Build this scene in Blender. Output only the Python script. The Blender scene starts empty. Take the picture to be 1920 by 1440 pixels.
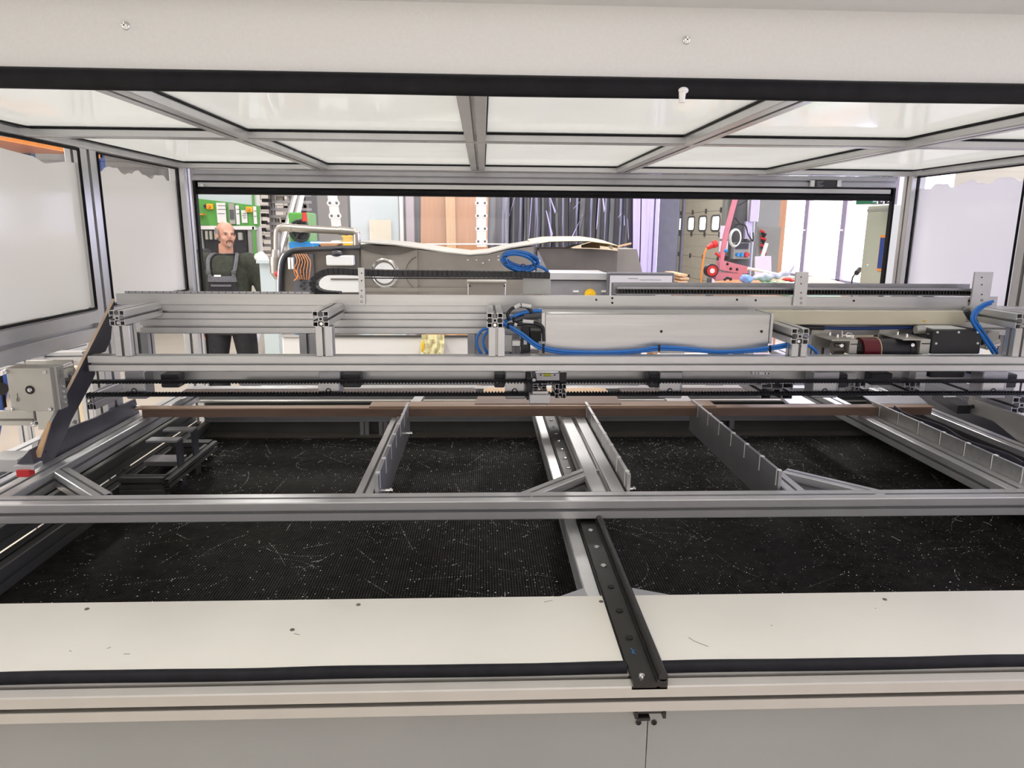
import bpy, math, random
from mathutils import Vector as V, Matrix
random.seed(7)
sc = bpy.context.scene
COL = sc.collection
# ------------------------------------------------------------------ camera
F = 1335.0
EYE = V((0, 0, 1.72))
_y = V((-55, -290, F)).normalized()
_t = 55 / (F - 6.5)
_x = V((1, -.0225 * _t, _t)); _x = (_x - _y * _x.dot(_y)).normalized()
_z = -_y.cross(_x)
if _z.y > 0: _z = -_z
cam = bpy.data.objects.new('camera', bpy.data.cameras.new('camera')); COL.objects.link(cam)
cam.data.sensor_width = 36; cam.data.lens = F / 1920 * 36; cam.data.clip_start = .02
cam.matrix_world = Matrix(((_x[0], -_x[1], -_x[2], EYE.x), (_y[0], -_y[1], -_y[2], EYE.y), (_z[0], -_z[1], -_z[2], EYE.z), (0, 0, 0, 1)))
sc.camera = cam
# ------------------------------------------------------------------ light
sc.view_settings.view_transform = 'Standard'; sc.view_settings.look = 'None'
sc.view_settings.exposure = 0.32; sc.view_settings.gamma = 1; sc.view_settings.use_curve_mapping = False
w = bpy.data.worlds.new('daylight'); sc.world = w; w.use_nodes = True
w.node_tree.nodes['Background'].inputs[0].default_value = (.93, .96, 1, 1)
w.node_tree.nodes['Background'].inputs[1].default_value = 3.0
def area(name, loc, rot, sx, sy, power, col):
    l = bpy.data.lights.new(name, 'AREA'); l.shape = 'RECTANGLE'; l.size = sx; l.size_y = sy; l.energy = power; l.color = col
    o = bpy.data.objects.new(name, l); COL.objects.link(o); o.location = loc; o.rotation_euler = rot
    return o
R = math.radians
# rows of fluorescent tubes under the hall ceiling
for (x, y) in ((-1.6, 1.0), (1.0, 1.0), (-3.5, 5), (0, 5.5), (3, 5), (-3, 10), (1, 10.5), (3, 15.5)):  # farthest tube added to brighten the roller door
    area('tube_light', (x, y, 4.6), (0, 0, R(90)), 3.0, .25, 74, (1, .975, .935))
# daylight at the right-hand windows, then three added fills where no window stands
area('window_daylight', (5.0, 10.5, 1.9), (R(90), 0, R(90)), 4.5, 2.2, 170, (.66, .65, 1))
area('window_daylight', (4.8, 1.5, 2.2), (R(90), 0, R(90)), 4.5, 2.4, 230, (.68, .67, 1))  # added fill, lights the right pane from behind
area('window_daylight', (-4.2, 1.5, 2.2), (R(90), 0, R(-90)), 4.5, 2.4, 90, (.97, .97, 1))  # added fill outside the left pane
area('window_daylight', (-.6, -3.2, 2.2), (R(90), 0, R(180)), 5, 2.4, 30, (1, .97, .93))  # unseen fill added behind the camera for the front faces

# ------------------------------------------------------------------ projection helpers: a sight line cut by a plane of the room
def ray(x, y):
    c = V((x - 960, y - 720, F)); return V((c.dot(_x), c.dot(_y), c.dot(_z)))
def AY(x, y, d): r = ray(x, y); return EYE + r * (d / r.y)
def AZ(x, y, z): r = ray(x, y); return EYE + r * ((z - EYE.z) / r.z)
def AX(x, y, v): r = ray(x, y); return EYE + r * (v / r.x)

# ------------------------------------------------------------------ materials
def mat(name, col, rough=.5, metal=0., var=.0, scale=30., stretch=(1, 1, 1), bump=0., coat=0., spec=.5, alpha=None, emit=0, sheen=0):
    m = bpy.data.materials.new(name); m.use_nodes = True
    nt = m.node_tree; b = nt.nodes['Principled BSDF']
    b.inputs['Base Color'].default_value = (*col, 1); b.inputs['Roughness'].default_value = rough
    b.inputs['Metallic'].default_value = metal; b.inputs['Coat Weight'].default_value = coat; b.inputs['Coat Roughness'].default_value = .08
    b.inputs['Specular IOR Level'].default_value = spec
    tc = nt.nodes.new('ShaderNodeTexCoord'); mp = nt.nodes.new('ShaderNodeMapping'); mp.inputs['Scale'].default_value = stretch
    n = nt.nodes.new('ShaderNodeTexNoise'); n.inputs['Scale'].default_value = scale; n.inputs['Detail'].default_value = 4
    nt.links.new(tc.outputs['Object'], mp.inputs[0]); nt.links.new(mp.outputs[0], n.inputs['Vector'])
    cr = nt.nodes.new('ShaderNodeValToRGB')
    cr.color_ramp.elements[0].position = .3; cr.color_ramp.elements[1].position = .7
    cr.color_ramp.elements[0].color = (*[max(0, c * (1 - var)) for c in col], 1)
    cr.color_ramp.elements[1].color = (*[min(1, c * (1 + var)) for c in col], 1)
    nt.links.new(n.outputs['Fac'], cr.inputs[0]); nt.links.new(cr.outputs[0], b.inputs['Base Color'])
    if bump:
        bp = nt.nodes.new('ShaderNodeBump'); bp.inputs['Strength'].default_value = bump; bp.inputs['Distance'].default_value = .002
        nt.links.new(n.outputs['Fac'], bp.inputs['Height']); nt.links.new(bp.outputs[0], b.inputs['Normal'])
    if emit: b.inputs['Emission Color'].default_value = (*col, 1); b.inputs['Emission Strength'].default_value = emit
    return m
def film(name, col, transl=.55, gloss_rough=.12, spec=.5):
    m = bpy.data.materials.new(name); m.use_nodes = True; nt = m.node_tree
    b = nt.nodes['Principled BSDF']; out = nt.nodes['Material Output']
    b.inputs['Base Color'].default_value = (*col, 1); b.inputs['Roughness'].default_value = gloss_rough; b.inputs['Specular IOR Level'].default_value = spec
    t = nt.nodes.new('ShaderNodeBsdfTranslucent'); t.inputs[0].default_value = (*col, 1)
    n = nt.nodes.new('ShaderNodeTexNoise'); n.inputs['Scale'].default_value = 3
    mx = nt.nodes.new('ShaderNodeMixShader')
    mr = nt.nodes.new('ShaderNodeMapRange'); mr.inputs[3].default_value = transl - .05; mr.inputs[4].default_value = transl + .05
    nt.links.new(n.outputs['Fac'], mr.inputs[0]); nt.links.new(mr.outputs[0], mx.inputs[0])
    nt.links.new(b.outputs[0], mx.inputs[1]); nt.links.new(t.outputs[0], mx.inputs[2]); nt.links.new(mx.outputs[0], out.inputs[0])
    return m
def glass(name, tint=(1, 1, 1), refl=1.45, haze=0.):
    m = bpy.data.materials.new(name); m.use_nodes = True; nt = m.node_tree; out = nt.nodes['Material Output']
    nt.nodes.remove(nt.nodes['Principled BSDF'])
    tr = nt.nodes.new('ShaderNodeBsdfTransparent'); tr.inputs[0].default_value = (*tint, 1)
    g = nt.nodes.new('ShaderNodeBsdfGlossy'); g.inputs['Roughness'].default_value = .03
    lw = nt.nodes.new('ShaderNodeLayerWeight'); pw = nt.nodes.new('ShaderNodeMath'); pw.operation = 'POWER'; pw.inputs[1].default_value = 5
    fr = nt.nodes.new('ShaderNodeMath'); fr.operation = 'MULTIPLY_ADD'; fr.inputs[1].default_value = .9; fr.inputs[2].default_value = (refl - 1) * .1
    nt.links.new(lw.outputs['Facing'], pw.inputs[0]); nt.links.new(pw.outputs[0], fr.inputs[0])
    mx = nt.nodes.new('ShaderNodeMixShader')
    nt.links.new(fr.outputs[0], mx.inputs[0]); nt.links.new(tr.outputs[0], mx.inputs[1]); nt.links.new(g.outputs[0], mx.inputs[2])
    last = mx
    if haze:
        d = nt.nodes.new('ShaderNodeBsdfDiffuse'); d.inputs[0].default_value = (.9, .9, .92, 1)
        m2 = nt.nodes.new('ShaderNodeMixShader'); m2.inputs[0].default_value = haze
        nt.links.new(mx.outputs[0], m2.inputs[1]); nt.links.new(d.outputs[0], m2.inputs[2]); last = m2
    nt.links.new(last.outputs[0], out.inputs[0])
    return m
M = dict(
    alu=mat('anodised_aluminium', (.66, .66, .66), .34, .62, .04, 14, (1, 1, 1)),
    alur=mat('dimmed_aluminium', (.50, .48, .44), .42, .5, .03, 14),  # darker alu copy: the front rail's dim reflections put into the colour
    alux=mat('brushed_aluminium', (.58, .58, .57), .33, .85, .07, 60, (.06, 1, 1), .05),
    alud=mat('grey_aluminium', (.42, .42, .44), .42, .8, .05, 20),
    mill=mat('milled_plate', (.50, .49, .45), .42, .65, .10, 9),
    steel=mat('stainless_steel', (.43, .405, .36), .33, .85, .08, 7, (1, 1, 1), .05),
    steeld=mat('dull_steel', (.17, .155, .135), .45, .6, .12, 8),
    chrome=mat('polished_steel', (.75, .75, .75), .12, 1, .02, 10),
    galv=mat('galvanised_sheet', (.74, .745, .715), .5, .25, .02, 260, (1, 1, 1), .10),
    panel=mat('cream_sheet_panel', (.74, .72, .64), .28, .15, .03, 5, (1, 1, 1), 0),
    clad=mat('grey_cladding', (.30, .305, .29), .45, .1, .05, 3),
    black=mat('black_rubber', (.008, .008, .010), .6, 0, .3, 60, (1, 1, 1), .1, spec=.2),
    blackp=mat('black_plastic', (.02, .02, .024), .4, 0, .2, 20),
    blackm=mat('blackened_steel', (.028, .026, .024), .38, .5, .15, 25),
    bed=mat('black_grid', (.022, .020, .017), .55, 0, .5, 40, spec=.25),
    bedbase=mat('black_bed_base', (.006, .006, .006), .8, 0, .2, 10),
    chip=mat('pale_swarf', (.90, .90, .88), .5, 0, .2, 90),
    wood=mat('tan_reflection', (.62, .47, .34), .6, 0, .15, 40, (1, 1, .15)),  # tan reflection on a metal edge, put into the colour
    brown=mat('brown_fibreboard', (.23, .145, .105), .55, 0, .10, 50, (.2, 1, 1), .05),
    brownd=mat('shaded_fibreboard', (.06, .032, .022), .6, 0, .2, 50),  # brown fibreboard with its shadow put into the colour
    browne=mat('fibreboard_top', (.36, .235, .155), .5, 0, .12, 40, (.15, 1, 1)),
    dark=mat('dark_grey_plate', (.085, .085, .105), .42, .45, .25, 6),
    darkf=mat('dark_frame', (.10, .10, .095), .45, .4, .1, 10),
    cream=mat('cream_lacquer', (.70, .65, .50), .3, 0, .03, 6),
    blue=mat('blue_hose', (.015, .19, .66), .3, 0, .06, 30, coat=.3),
    blued=mat('dark_blue_hose', (.012, .05, .22), .35, 0, .06, 30),
    white=mat('white_plastic', (.8, .8, .78), .4, 0, .03, 20),
    red=mat('red_plastic', (.60, .03, .03), .4, 0, .1, 20),
    maroon=mat('maroon_anodised', (.13, .012, .02), .35, .3, .1, 10),
    yellow=mat('yellow_plastic', (.80, .50, .02), .4, 0, .05, 20),
    vial=mat('level_vial', (.55, .55, .05), .15, 0, .1, 60),
    orange=mat('orange_plastic', (.75, .26, .05), .4, 0, .05, 20),
    green=mat('green_lacquer', (.10, .36, .065), .4, 0, .04, 8),
    greend=mat('dark_green_card', (.01, .13, .07), .5, 0, .1, 10),
    mint=mat('pale_blue_door', (.54, .62, .63), .35, 0, .03, 4),
    paper=mat('paper', (.80, .80, .78), .6, 0, .03, 30),
    ink=mat('ink', (.06, .06, .07), .6),
    wall=mat('plaster_wall', (.74, .72, .67), .7, 0, .03, 3),
    floor=mat('cream_floor', (.66, .61, .52), .35, 0, .04, 2),
    door=mat('roller_door_panel', (.66, .62, .53), .5, 0, .03, 4),
    grey=mat('grey_cabinet', (.37, .38, .32), .45, 0, .03, 5),
    greyd=mat('dark_grey_paint', (.10, .10, .11), .5, 0, .08, 8),
    lav=mat('lavender_steel', (.50, .45, .62), .4, .3, .05, 8),
    pink=mat('red_pink_lacquer', (.62, .22, .28), .4, 0, .08, 10),
    wood2=mat('orange_plywood', (.50, .26, .13), .5, 0, .08, 12, (3, 1, .2)),
    wood3=mat('light_plywood', (.64, .41, .22), .5, 0, .08, 12, (3, 1, .2)),
    lilac=mat('lilac_sheet', (.60, .53, .60), .35, 0, .04, 8),
    card=mat('cardboard', (.66, .55, .36), .7, 0, .06, 20),
    skin=mat('skin', (.62, .33, .24), .5, 0, .10, 25),
    hair=mat('grey_hair', (.30, .27, .25), .7, 0, .3, 120),
    brow=mat('brown_hair', (.14, .08, .05), .7, 0, .3, 120),
    sweat=mat('olive_sweater', (.040, .045, .032), .85, 0, .25, 30, (1, 1, 1), .3),
    over=mat('dark_overalls', (.022, .021, .026), .8, 0, .25, 30, (1, 1, 1), .3),
    overg=mat('grey_overall_trim', (.15, .15, .17), .8, 0, .15, 40),
    eye=mat('eye', (.05, .04, .04), .3), lip=mat('lips', (.42, .18, .14), .5),
    shoe=mat('shoe_leather', (.02, .018, .016), .5),
    bluew=mat('blue_lacquer', (.02, .25, .62), .4, 0, .05, 10),
    rag=mat('pale_yellow_cloth', (.78, .72, .42), .9, 0, .08, 60, (1, 1, 1), .4),
    bag=mat('blue_plastic_bag', (.22, .36, .78), .25, 0, .15, 20, (1, 1, 1), .3),
    bagl=mat('lilac_plastic_bag', (.55, .52, .70), .25, 0, .15, 20, (1, 1, 1), .3),
    brick=None,
    film=film('milky_film', (.86, .85, .83), .5),
    filmr=film('roof_film', (.74, .745, .725), .62, .06),
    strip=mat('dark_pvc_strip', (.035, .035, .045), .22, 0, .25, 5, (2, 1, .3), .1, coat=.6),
    stripl=mat('lavender_strip_and_glint', (.52, .46, .80), .3, 0, .15, 8, (3, 1, .2)),  # also colours the painted highlights on the curtain
    glass=glass('clear_pane'), acr=glass('clear_acrylic', (.97, .96, .96), 1.3, .10),
    scr=mat('monitor_screen', (.45, .43, .44), .3, 0, .02, 5, emit=.25),
    scrd=mat('monitor_dark_area', (.10, .10, .11), .3, 0, .02, 5),
)
def brick_mat():
    m = bpy.data.materials.new('white_brick'); m.use_nodes = True; nt = m.node_tree; b = nt.nodes['Principled BSDF']
    t = nt.nodes.new('ShaderNodeTexBrick'); tc = nt.nodes.new('ShaderNodeTexCoord'); mp = nt.nodes.new('ShaderNodeMapping')
    mp.inputs['Rotation'].default_value = (R(90), 0, 0)
    t.inputs['Color1'].default_value = (.74, .70, .64, 1); t.inputs['Color2'].default_value = (.66, .62, .56, 1); t.inputs['Mortar'].default_value = (.34, .32, .30, 1)
    t.inputs['Scale'].default_value = 1; t.inputs['Brick Width'].default_value = .24; t.inputs['Row Height'].default_value = .09; t.inputs['Mortar Size'].default_value = .008
    nt.links.new(tc.outputs['Object'], mp.inputs[0]); nt.links.new(mp.outputs[0], t.inputs[0]); nt.links.new(t.outputs[0], b.inputs['Base Color'])
    b.inputs['Roughness'].default_value = .8
    return m
M['brick'] = brick_mat()

# ------------------------------------------------------------------ mesh builder
SPLIT = {'screw', 'hole', 'bolt', 'drilled_hole', 'switch_clip', 'back_bracket', 'lit_slot_edge', 'foot', 'hinge', 'fixing_bolt', 'open_hole', 'corner_gusset', 'clamp_side', 'spacer_rod',
         'eye', 'eyebrow', 'buckle', 'strap', 'shoes', 'pale_band', 'cable_tie', 'stop_nub', 'end_plate', 'housing_rib', 'door_track', 'rear_plate', 'scale_mark', 'shoe', 'bracket_rod', 'patch_print'}
class MB:
    def __init__(s): s.v = []; s.f = []
    def add(s, vs, fs):
        o = len(s.v); s.v += [tuple(p) for p in vs]; s.f += [tuple(i + o for i in q) for q in fs]; return s
    def bb(s, x0, x1, y0, y1, z0, z1):
        return s.add([(x, y, z) for z in (z0, z1) for x, y in ((x0, y0), (x1, y0), (x1, y1), (x0, y1))],
                     [(0, 3, 2, 1), (4, 5, 6, 7), (0, 1, 5, 4), (1, 2, 6, 5), (2, 3, 7, 6), (3, 0, 4, 7)])
    def bev(s, x0, x1, y0, y1, z0, z1, b=.003):
        # box with bevelled vertical and horizontal edges: three nested slabs
        pr = [(x0 + b, y0), (x1 - b, y0), (x1, y0 + b), (x1, y1 - b), (x1 - b, y1), (x0 + b, y1), (x0, y1 - b), (x0, y0 + b)]
        cx, cy = (x0 + x1) / 2, (y0 + y1) / 2
        def ring(z, k): return [(x + (cx - x) * k[0], y + (cy - y) * k[1], z) for x, y in pr]
        k = (2 * b / (x1 - x0), 2 * b / (y1 - y0))
        vs = ring(z0, k) + ring(z0 + b, (0, 0)) + ring(z1 - b, (0, 0)) + ring(z1, k)
        fs = [tuple(reversed(range(8))), tuple(range(24, 32))]
        for r in range(3):
            for i in range(8):
                j = (i + 1) % 8; fs.append((r * 8 + i, r * 8 + j, r * 8 + 8 + j, r * 8 + 8 + i))
        return s.add(vs, fs)
    def obox(s, c, ax, ay, az):
        c, ax, ay, az = V(c), V(ax), V(ay), V(az)
        vs = [c + ax * i + ay * j + az * k for k in (-1, 1) for i, j in ((-1, -1), (1, -1), (1, 1), (-1, 1))]
        return s.add(vs, [(0, 3, 2, 1), (4, 5, 6, 7), (0, 1, 5, 4), (1, 2, 6, 5), (2, 3, 7, 6), (3, 0, 4, 7)])
    def prism(s, pts, ext):
        n = len(pts); ext = V(ext); pts = [V(p) for p in pts]
        return s.add(pts + [p + ext for p in pts], [tuple(range(n)), tuple(reversed(range(n, 2 * n)))] + [(i, i + n, (i + 1) % n + n, (i + 1) % n) for i in range(n)])
    def cyl(s, p0, p1, r, r1=None, n=16, cap=True):
        p0, p1 = V(p0), V(p1); r1 = r if r1 is None else r1
        d = (p1 - p0).normalized(); a = d.orthogonal().normalized(); b = d.cross(a)
        vs = []
        for p, q in ((p0, r), (p1, r1)):
            vs += [p + (a * math.cos(t) + b * math.sin(t)) * q for t in [2 * math.pi * i / n for i in range(n)]]
        fs = [(i, (i + 1) % n, (i + 1) % n + n, i + n) for i in range(n)]
        if cap: fs += [tuple(reversed(range(n))), tuple(range(n, 2 * n))]
        return s.add(vs, fs)
    def tube(s, pts, r, n=10, closed=False):
        pts = [V(p) for p in pts]; m = len(pts); rs = r if isinstance(r, (list, tuple)) else [r] * m
        vs = []; up = None
        for i, p in enumerate(pts):
            d = (pts[(i + 1) % m if closed else min(i + 1, m - 1)] - pts[(i - 1) % m if closed else max(i - 1, 0)])
            d = d.normalized() if d.length > 1e-9 else V((1, 0, 0))
            if up is None: up = d.orthogonal().normalized()
            up = (up - d * up.dot(d))
            up = up.normalized() if up.length > 1e-6 else d.orthogonal().normalized()
            b = d.cross(up)
            vs += [p + (up * math.cos(t) + b * math.sin(t)) * rs[i] for t in [2 * math.pi * k / n for k in range(n)]]
        fs = []
        for i in range(m if closed else m - 1):
            a0 = i * n; b0 = ((i + 1) % m) * n
            fs += [(a0 + k, a0 + (k + 1) % n, b0 + (k + 1) % n, b0 + k) for k in range(n)]
        if not closed: fs += [tuple(reversed(range(n))), tuple(range((m - 1) * n, m * n))]
        return s.add(vs, fs)
    def ball(s, c, rx, ry=None, rz=None, n=12, m=8):
        ry = ry or rx; rz = rz or rx; c = V(c); vs = [c + V((0, 0, -rz))]
        for j in range(1, m):
            a = -math.pi / 2 + math.pi * j / m
            vs += [c + V((rx * math.cos(a) * math.cos(t), ry * math.cos(a) * math.sin(t), rz * math.sin(a))) for t in [2 * math.pi * k / n for k in range(n)]]
        vs.append(c + V((0, 0, rz)))
        fs = [(0, 1 + (k + 1) % n, 1 + k) for k in range(n)]
        for j in range(m - 2):
            fs += [(1 + j * n + k, 1 + j * n + (k + 1) % n, 1 + (j + 1) * n + (k + 1) % n, 1 + (j + 1) * n + k) for k in range(n)]
        l = len(vs) - 1; b0 = 1 + (m - 2) * n
        fs += [(b0 + k, b0 + (k + 1) % n, l) for k in range(n)]
        return s.add(vs, fs)
    def loft(s, rings):
        n = len(rings[0]); vs = [p for r in rings for p in r]; fs = [tuple(reversed(range(n))), tuple(range((len(rings) - 1) * n, len(rings) * n))]
        for i in range(len(rings) - 1):
            fs += [(i * n + k, i * n + (k + 1) % n, (i + 1) * n + (k + 1) % n, (i + 1) * n + k) for k in range(n)]
        return s.add(vs, fs)
    def ell(s, secs, n=20):   # stack of ellipses (x, y, z, rx, ry)
        return s.loft([[(x + rx * math.cos(t), y + ry * math.sin(t), z) for t in [2 * math.pi * k / n for k in range(n)]] for x, y, z, rx, ry in secs])
    def prof(s, p0, p1, w, h, up=(0, 0, 1), ends=True, cw=.40):
        """T-slot aluminium extrusion: four hollow corner chambers, core and webs"""
        p0, p1 = V(p0), V(p1); d = (p1 - p0).normalized(); u = V(up); u = (u - d * u.dot(d)).normalized(); r = d.cross(u)
        def ext(poly, hole=None):
            n = len(poly); a = [p0 + r * x + u * y for x, y in poly]; b = [p1 + r * x + u * y for x, y in poly]
            fs = [(i, (i + 1) % n, (i + 1) % n + n, i + n) for i in range(n)]
            if not hole: s.add(a + b, fs + [tuple(reversed(range(n))), tuple(range(n, 2 * n))]); return
            c = [p0 + r * x + u * y for x, y in hole]; e = [p1 + r * x + u * y for x, y in hole]
            fs += [((i + 1) % n + 2 * n, i + 2 * n, i + 3 * n, (i + 1) % n + 3 * n) for i in range(n)]
            fs += [((i + 1) % n, i, i + 2 * n, (i + 1) % n + 2 * n) for i in range(n)]
            fs += [(i + n, (i + 1) % n + n, (i + 1) % n + 3 * n, i + 3 * n) for i in range(n)]
            s.add(a + b + c + e, fs)
        W, H = w / 2, h / 2; m_ = min(w, h); a, b = w * .335, h * .335; k = m_ * .045; t = m_ * .042; lw, lh = w * .085, h * .085
        for sx, sy in ((1, 1), (-1, 1), (-1, -1), (1, -1)):
            o = [(W - k, H), (W - a, H), (W - a, H - b), (W, H - b), (W, H - k)]
            i = [(W - t - k * .4, H - t), (W - a + t, H - t), (W - a + t, H - b + t), (W - t, H - b + t), (W - t, H - t - k * .4)]
            l1 = [(W - a, H), (lw, H), (lw, H - t * 1.3), (W - a, H - t * 1.3)]
            l2 = [(W, H - b), (W - t * 1.3, H - b), (W - t * 1.3, lh), (W, lh)]
            cx, cy, ex, ey = w * .11, h * .11, W - a, H - b; tt = t * .7
            wb = [(cx - tt, cy + tt), (cx + tt, cy - tt), (ex + tt, ey - tt), (ex - tt, ey + tt)]
            for poly, hole in ((o, i if ends else None), (l1, None), (l2, None), (wb, None)):
                poly = [(x * sx, y * sy) for x, y in poly]; hole = [(x * sx, y * sy) for x, y in hole] if hole else None
                if sx * sy < 0:
                    poly.reverse()
                    if hole: hole.reverse()
                ext(poly, hole)
        cx, cy = w * .14, h * .14
        ext([(-cx, -cy), (cx, -cy), (cx, cy), (-cx, cy)], [(-cx * .6, -cy * .6), (cx * .6, -cy * .6), (cx * .6, cy * .6), (-cx * .6, cy * .6)] if ends else None)
        return s
    def bolt(s, p, d, r=.005, h=.004):
        p, d = V(p), V(d).normalized(); s.cyl(p, p + d * h, r, r * .85, 12)
        a = d.orthogonal().normalized() ; s.tube([p + d * h + (a * math.cos(t) + d.cross(a) * math.sin(t)) * r * .5 for t in [k * math.pi / 3 for k in range(6)]], r * .14, 4, True)
        return s
    def parts(s):
        n = len(s.v); pa = list(range(n))
        def fd(i):
            while pa[i] != i: pa[i] = pa[pa[i]]; i = pa[i]
            return i
        for q in s.f:
            r = fd(q[0])
            for i in q[1:]: pa[fd(i)] = r
        g = {}
        for i in range(n): g.setdefault(fd(i), []).append(i)
        B = [[set(ix), [min(s.v[i][k] for i in ix) for k in range(3)], [max(s.v[i][k] for i in ix) for k in range(3)]] for ix in g.values()]
        ch = True
        while ch:
            ch = False
            for a in range(len(B)):
                for b in range(a + 1, len(B)):
                    if all(B[a][1][k] <= B[b][2][k] + .0008 and B[b][1][k] <= B[a][2][k] + .0008 for k in range(3)):
                        B[a] = [B[a][0] | B[b][0], [min(x, y) for x, y in zip(B[a][1], B[b][1])], [max(x, y) for x, y in zip(B[a][2], B[b][2])]]
                        del B[b]; ch = True; break
                if ch: break
        out = []
        for ix, _, _ in B:
            ids = sorted(ix); mp = {o: i for i, o in enumerate(ids)}; t = MB(); t.v = [s.v[i] for i in ids]; t.f = [tuple(mp[i] for i in q) for q in s.f if q[0] in ix]; out.append(t)
        return out
    def build(s, name, m, parent=None, smooth=False, origin=None, **props):
        if name in SPLIT and parent is not None:
            ps = s.parts()
            if len(ps) > 1:
                return [p.build1(name, m, parent, smooth, origin, **props) for p in ps][0]
        return s.build1(name, m, parent, smooth, origin, **props)
    def build1(s, name, m, parent=None, smooth=False, origin=None, **props):
        me = bpy.data.meshes.new(name)
        o0 = V((0, 0, 0))
        if parent is not None:
            p = parent
            while p is not None: o0 = o0 + V(p.location); p = p.parent
        loc = V((0, 0, 0))
        if parent is None and origin is None and s.v:
            xs, ys, zs = zip(*s.v); loc = V(((min(xs) + max(xs)) / 2, (min(ys) + max(ys)) / 2, min(zs)))
            o0 = loc
        me.from_pydata([tuple(V(p) - o0) for p in s.v], [], s.f); me.materials.append(M[m] if isinstance(m, str) else m)
        if smooth:
            me.polygons.foreach_set('use_smooth', [True] * len(me.polygons)); me.set_sharp_from_angle(angle=.7)
        me.update()
        o = bpy.data.objects.new(name, me); COL.objects.link(o); o.parent = parent
        if parent is None: o.location = loc
        for k, v in props.items(): o[k] = v
        return o
def thing(name, label, cat, loc=(0, 0, 0), group=None):
    o = bpy.data.objects.new(name, None); COL.objects.link(o); o.location = loc; o.empty_display_size = .05
    o['label'] = label; o['category'] = cat
    if group: o['group'] = group
    return o
def tag(o, label, cat, group=None):
    o['label'] = label; o['category'] = cat
    if group: o['group'] = group
    return o
def struct(name, mb, m, parent=None):
    o = mb.build(name, m, parent)
    if parent is None: o['kind'] = 'structure'
    return o
def FB(mb, x0, y0, x1, y1, d, t, b=None):
    """box whose front stands at depth d and spans the sight lines of two opposite corners"""
    a, c = AY(x0, y0, d), AY(x1, y1, d)
    X0, X1 = sorted((a.x, c.x)); Z0, Z1 = sorted((a.z, c.z))
    return mb.bev(X0, X1, d, d + t, Z0, Z1, b) if b else mb.bb(X0, X1, d, d + t, Z0, Z1)
def fpoly(mb, pts, d, t): return mb.prism([AY(x, y, d) for x, y in reversed(pts)], (0, t, 0))
def zslab(mb, pts, z, t): return mb.prism([AZ(x, y, z) for x, y in pts], (0, 0, -t))
def smooth_path(pts, n=6):
    P = [V(p) for p in pts]; out = []
    for i in range(len(P) - 1):
        a, b, c, d = P[max(i - 1, 0)], P[i], P[i + 1], P[min(i + 2, len(P) - 1)]
        for k in range(n):
            t = k / n
            out.append(.5 * ((2 * b) + (c - a) * t + (2 * a - 5 * b + 4 * c - d) * t * t + (3 * b - a - 3 * c + d) * t ** 3))
    return out + [P[-1]]

# ================================================================== THE HALL
m = MB(); m.bb(-9, 6, -4, 22.2, -.1, 0); struct('floor', m, 'floor')
m = MB(); m.bb(-9, 5.3, 22, 22.2, 0, 5); struct('wall_back', m, 'wall')
m = MB(); m.bb(-9, 5.3, -4.2, -4, 0, 5); struct('wall_front', m, 'wall')
m = MB(); m.bb(-9.2, 5.55, -4.2, 22.2, 5, 5.1); struct('ceiling', m, 'wall')
m = MB(); m.bb(-9.2, -9, -4, 22.2, 0, 5); struct('wall_left', m, 'wall')
# right wall with the roller door and the row of tall windows left open in it
m = MB(); WX = 5.3
for (a, b, z0, z1) in ((-4, 8.1, 0, 5), (8.1, 13.2, 0, .95), (8.1, 13.2, 3.3, 5), (13.2, 14.9, 0, 5), (20.0, 22.2, 0, 5), (14.9, 20.0, 4.3, 5)):
    m.bb(WX, WX + .25, a, b, z0, z1)
struct('wall_right', m, 'wall')
wi = None
for i, (a, b) in enumerate(((8.1, 9.35), (9.35, 10.64), (10.64, 11.9), (11.9, 13.2))):
    m = MB()
    for (y0, y1, z0, z1) in ((a, a + .07, .95, 3.3), (b - .07, b, .95, 3.3), (a, b, .95, 1.02), (a, b, 3.23, 3.3), (a, b, 2.55, 2.6)):
        m.bb(WX + .05, WX + .12, y0, y1, z0, z1)
    wi = struct('window_%d' % (i + 1), m, 'lav')
    q = MB(); q.bb(WX + .08, WX + .085, a + .07, b - .07, 1.02, 3.23); q.build('pane', 'glass', wi)
    q = MB(); q.bb(WX - .12, WX + .05, a, b, .90, .95); q.build('window_sill', 'white', wi)
    q = MB(); q.cyl((WX + .04, b - .04, 1.75), (WX - .03, b - .04, 1.75), .012, None, 8); q.bb(WX - .035, WX - .02, b - .05, b - .03, 1.72, 1.88); q.build('window_handle', 'white', wi)

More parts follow.
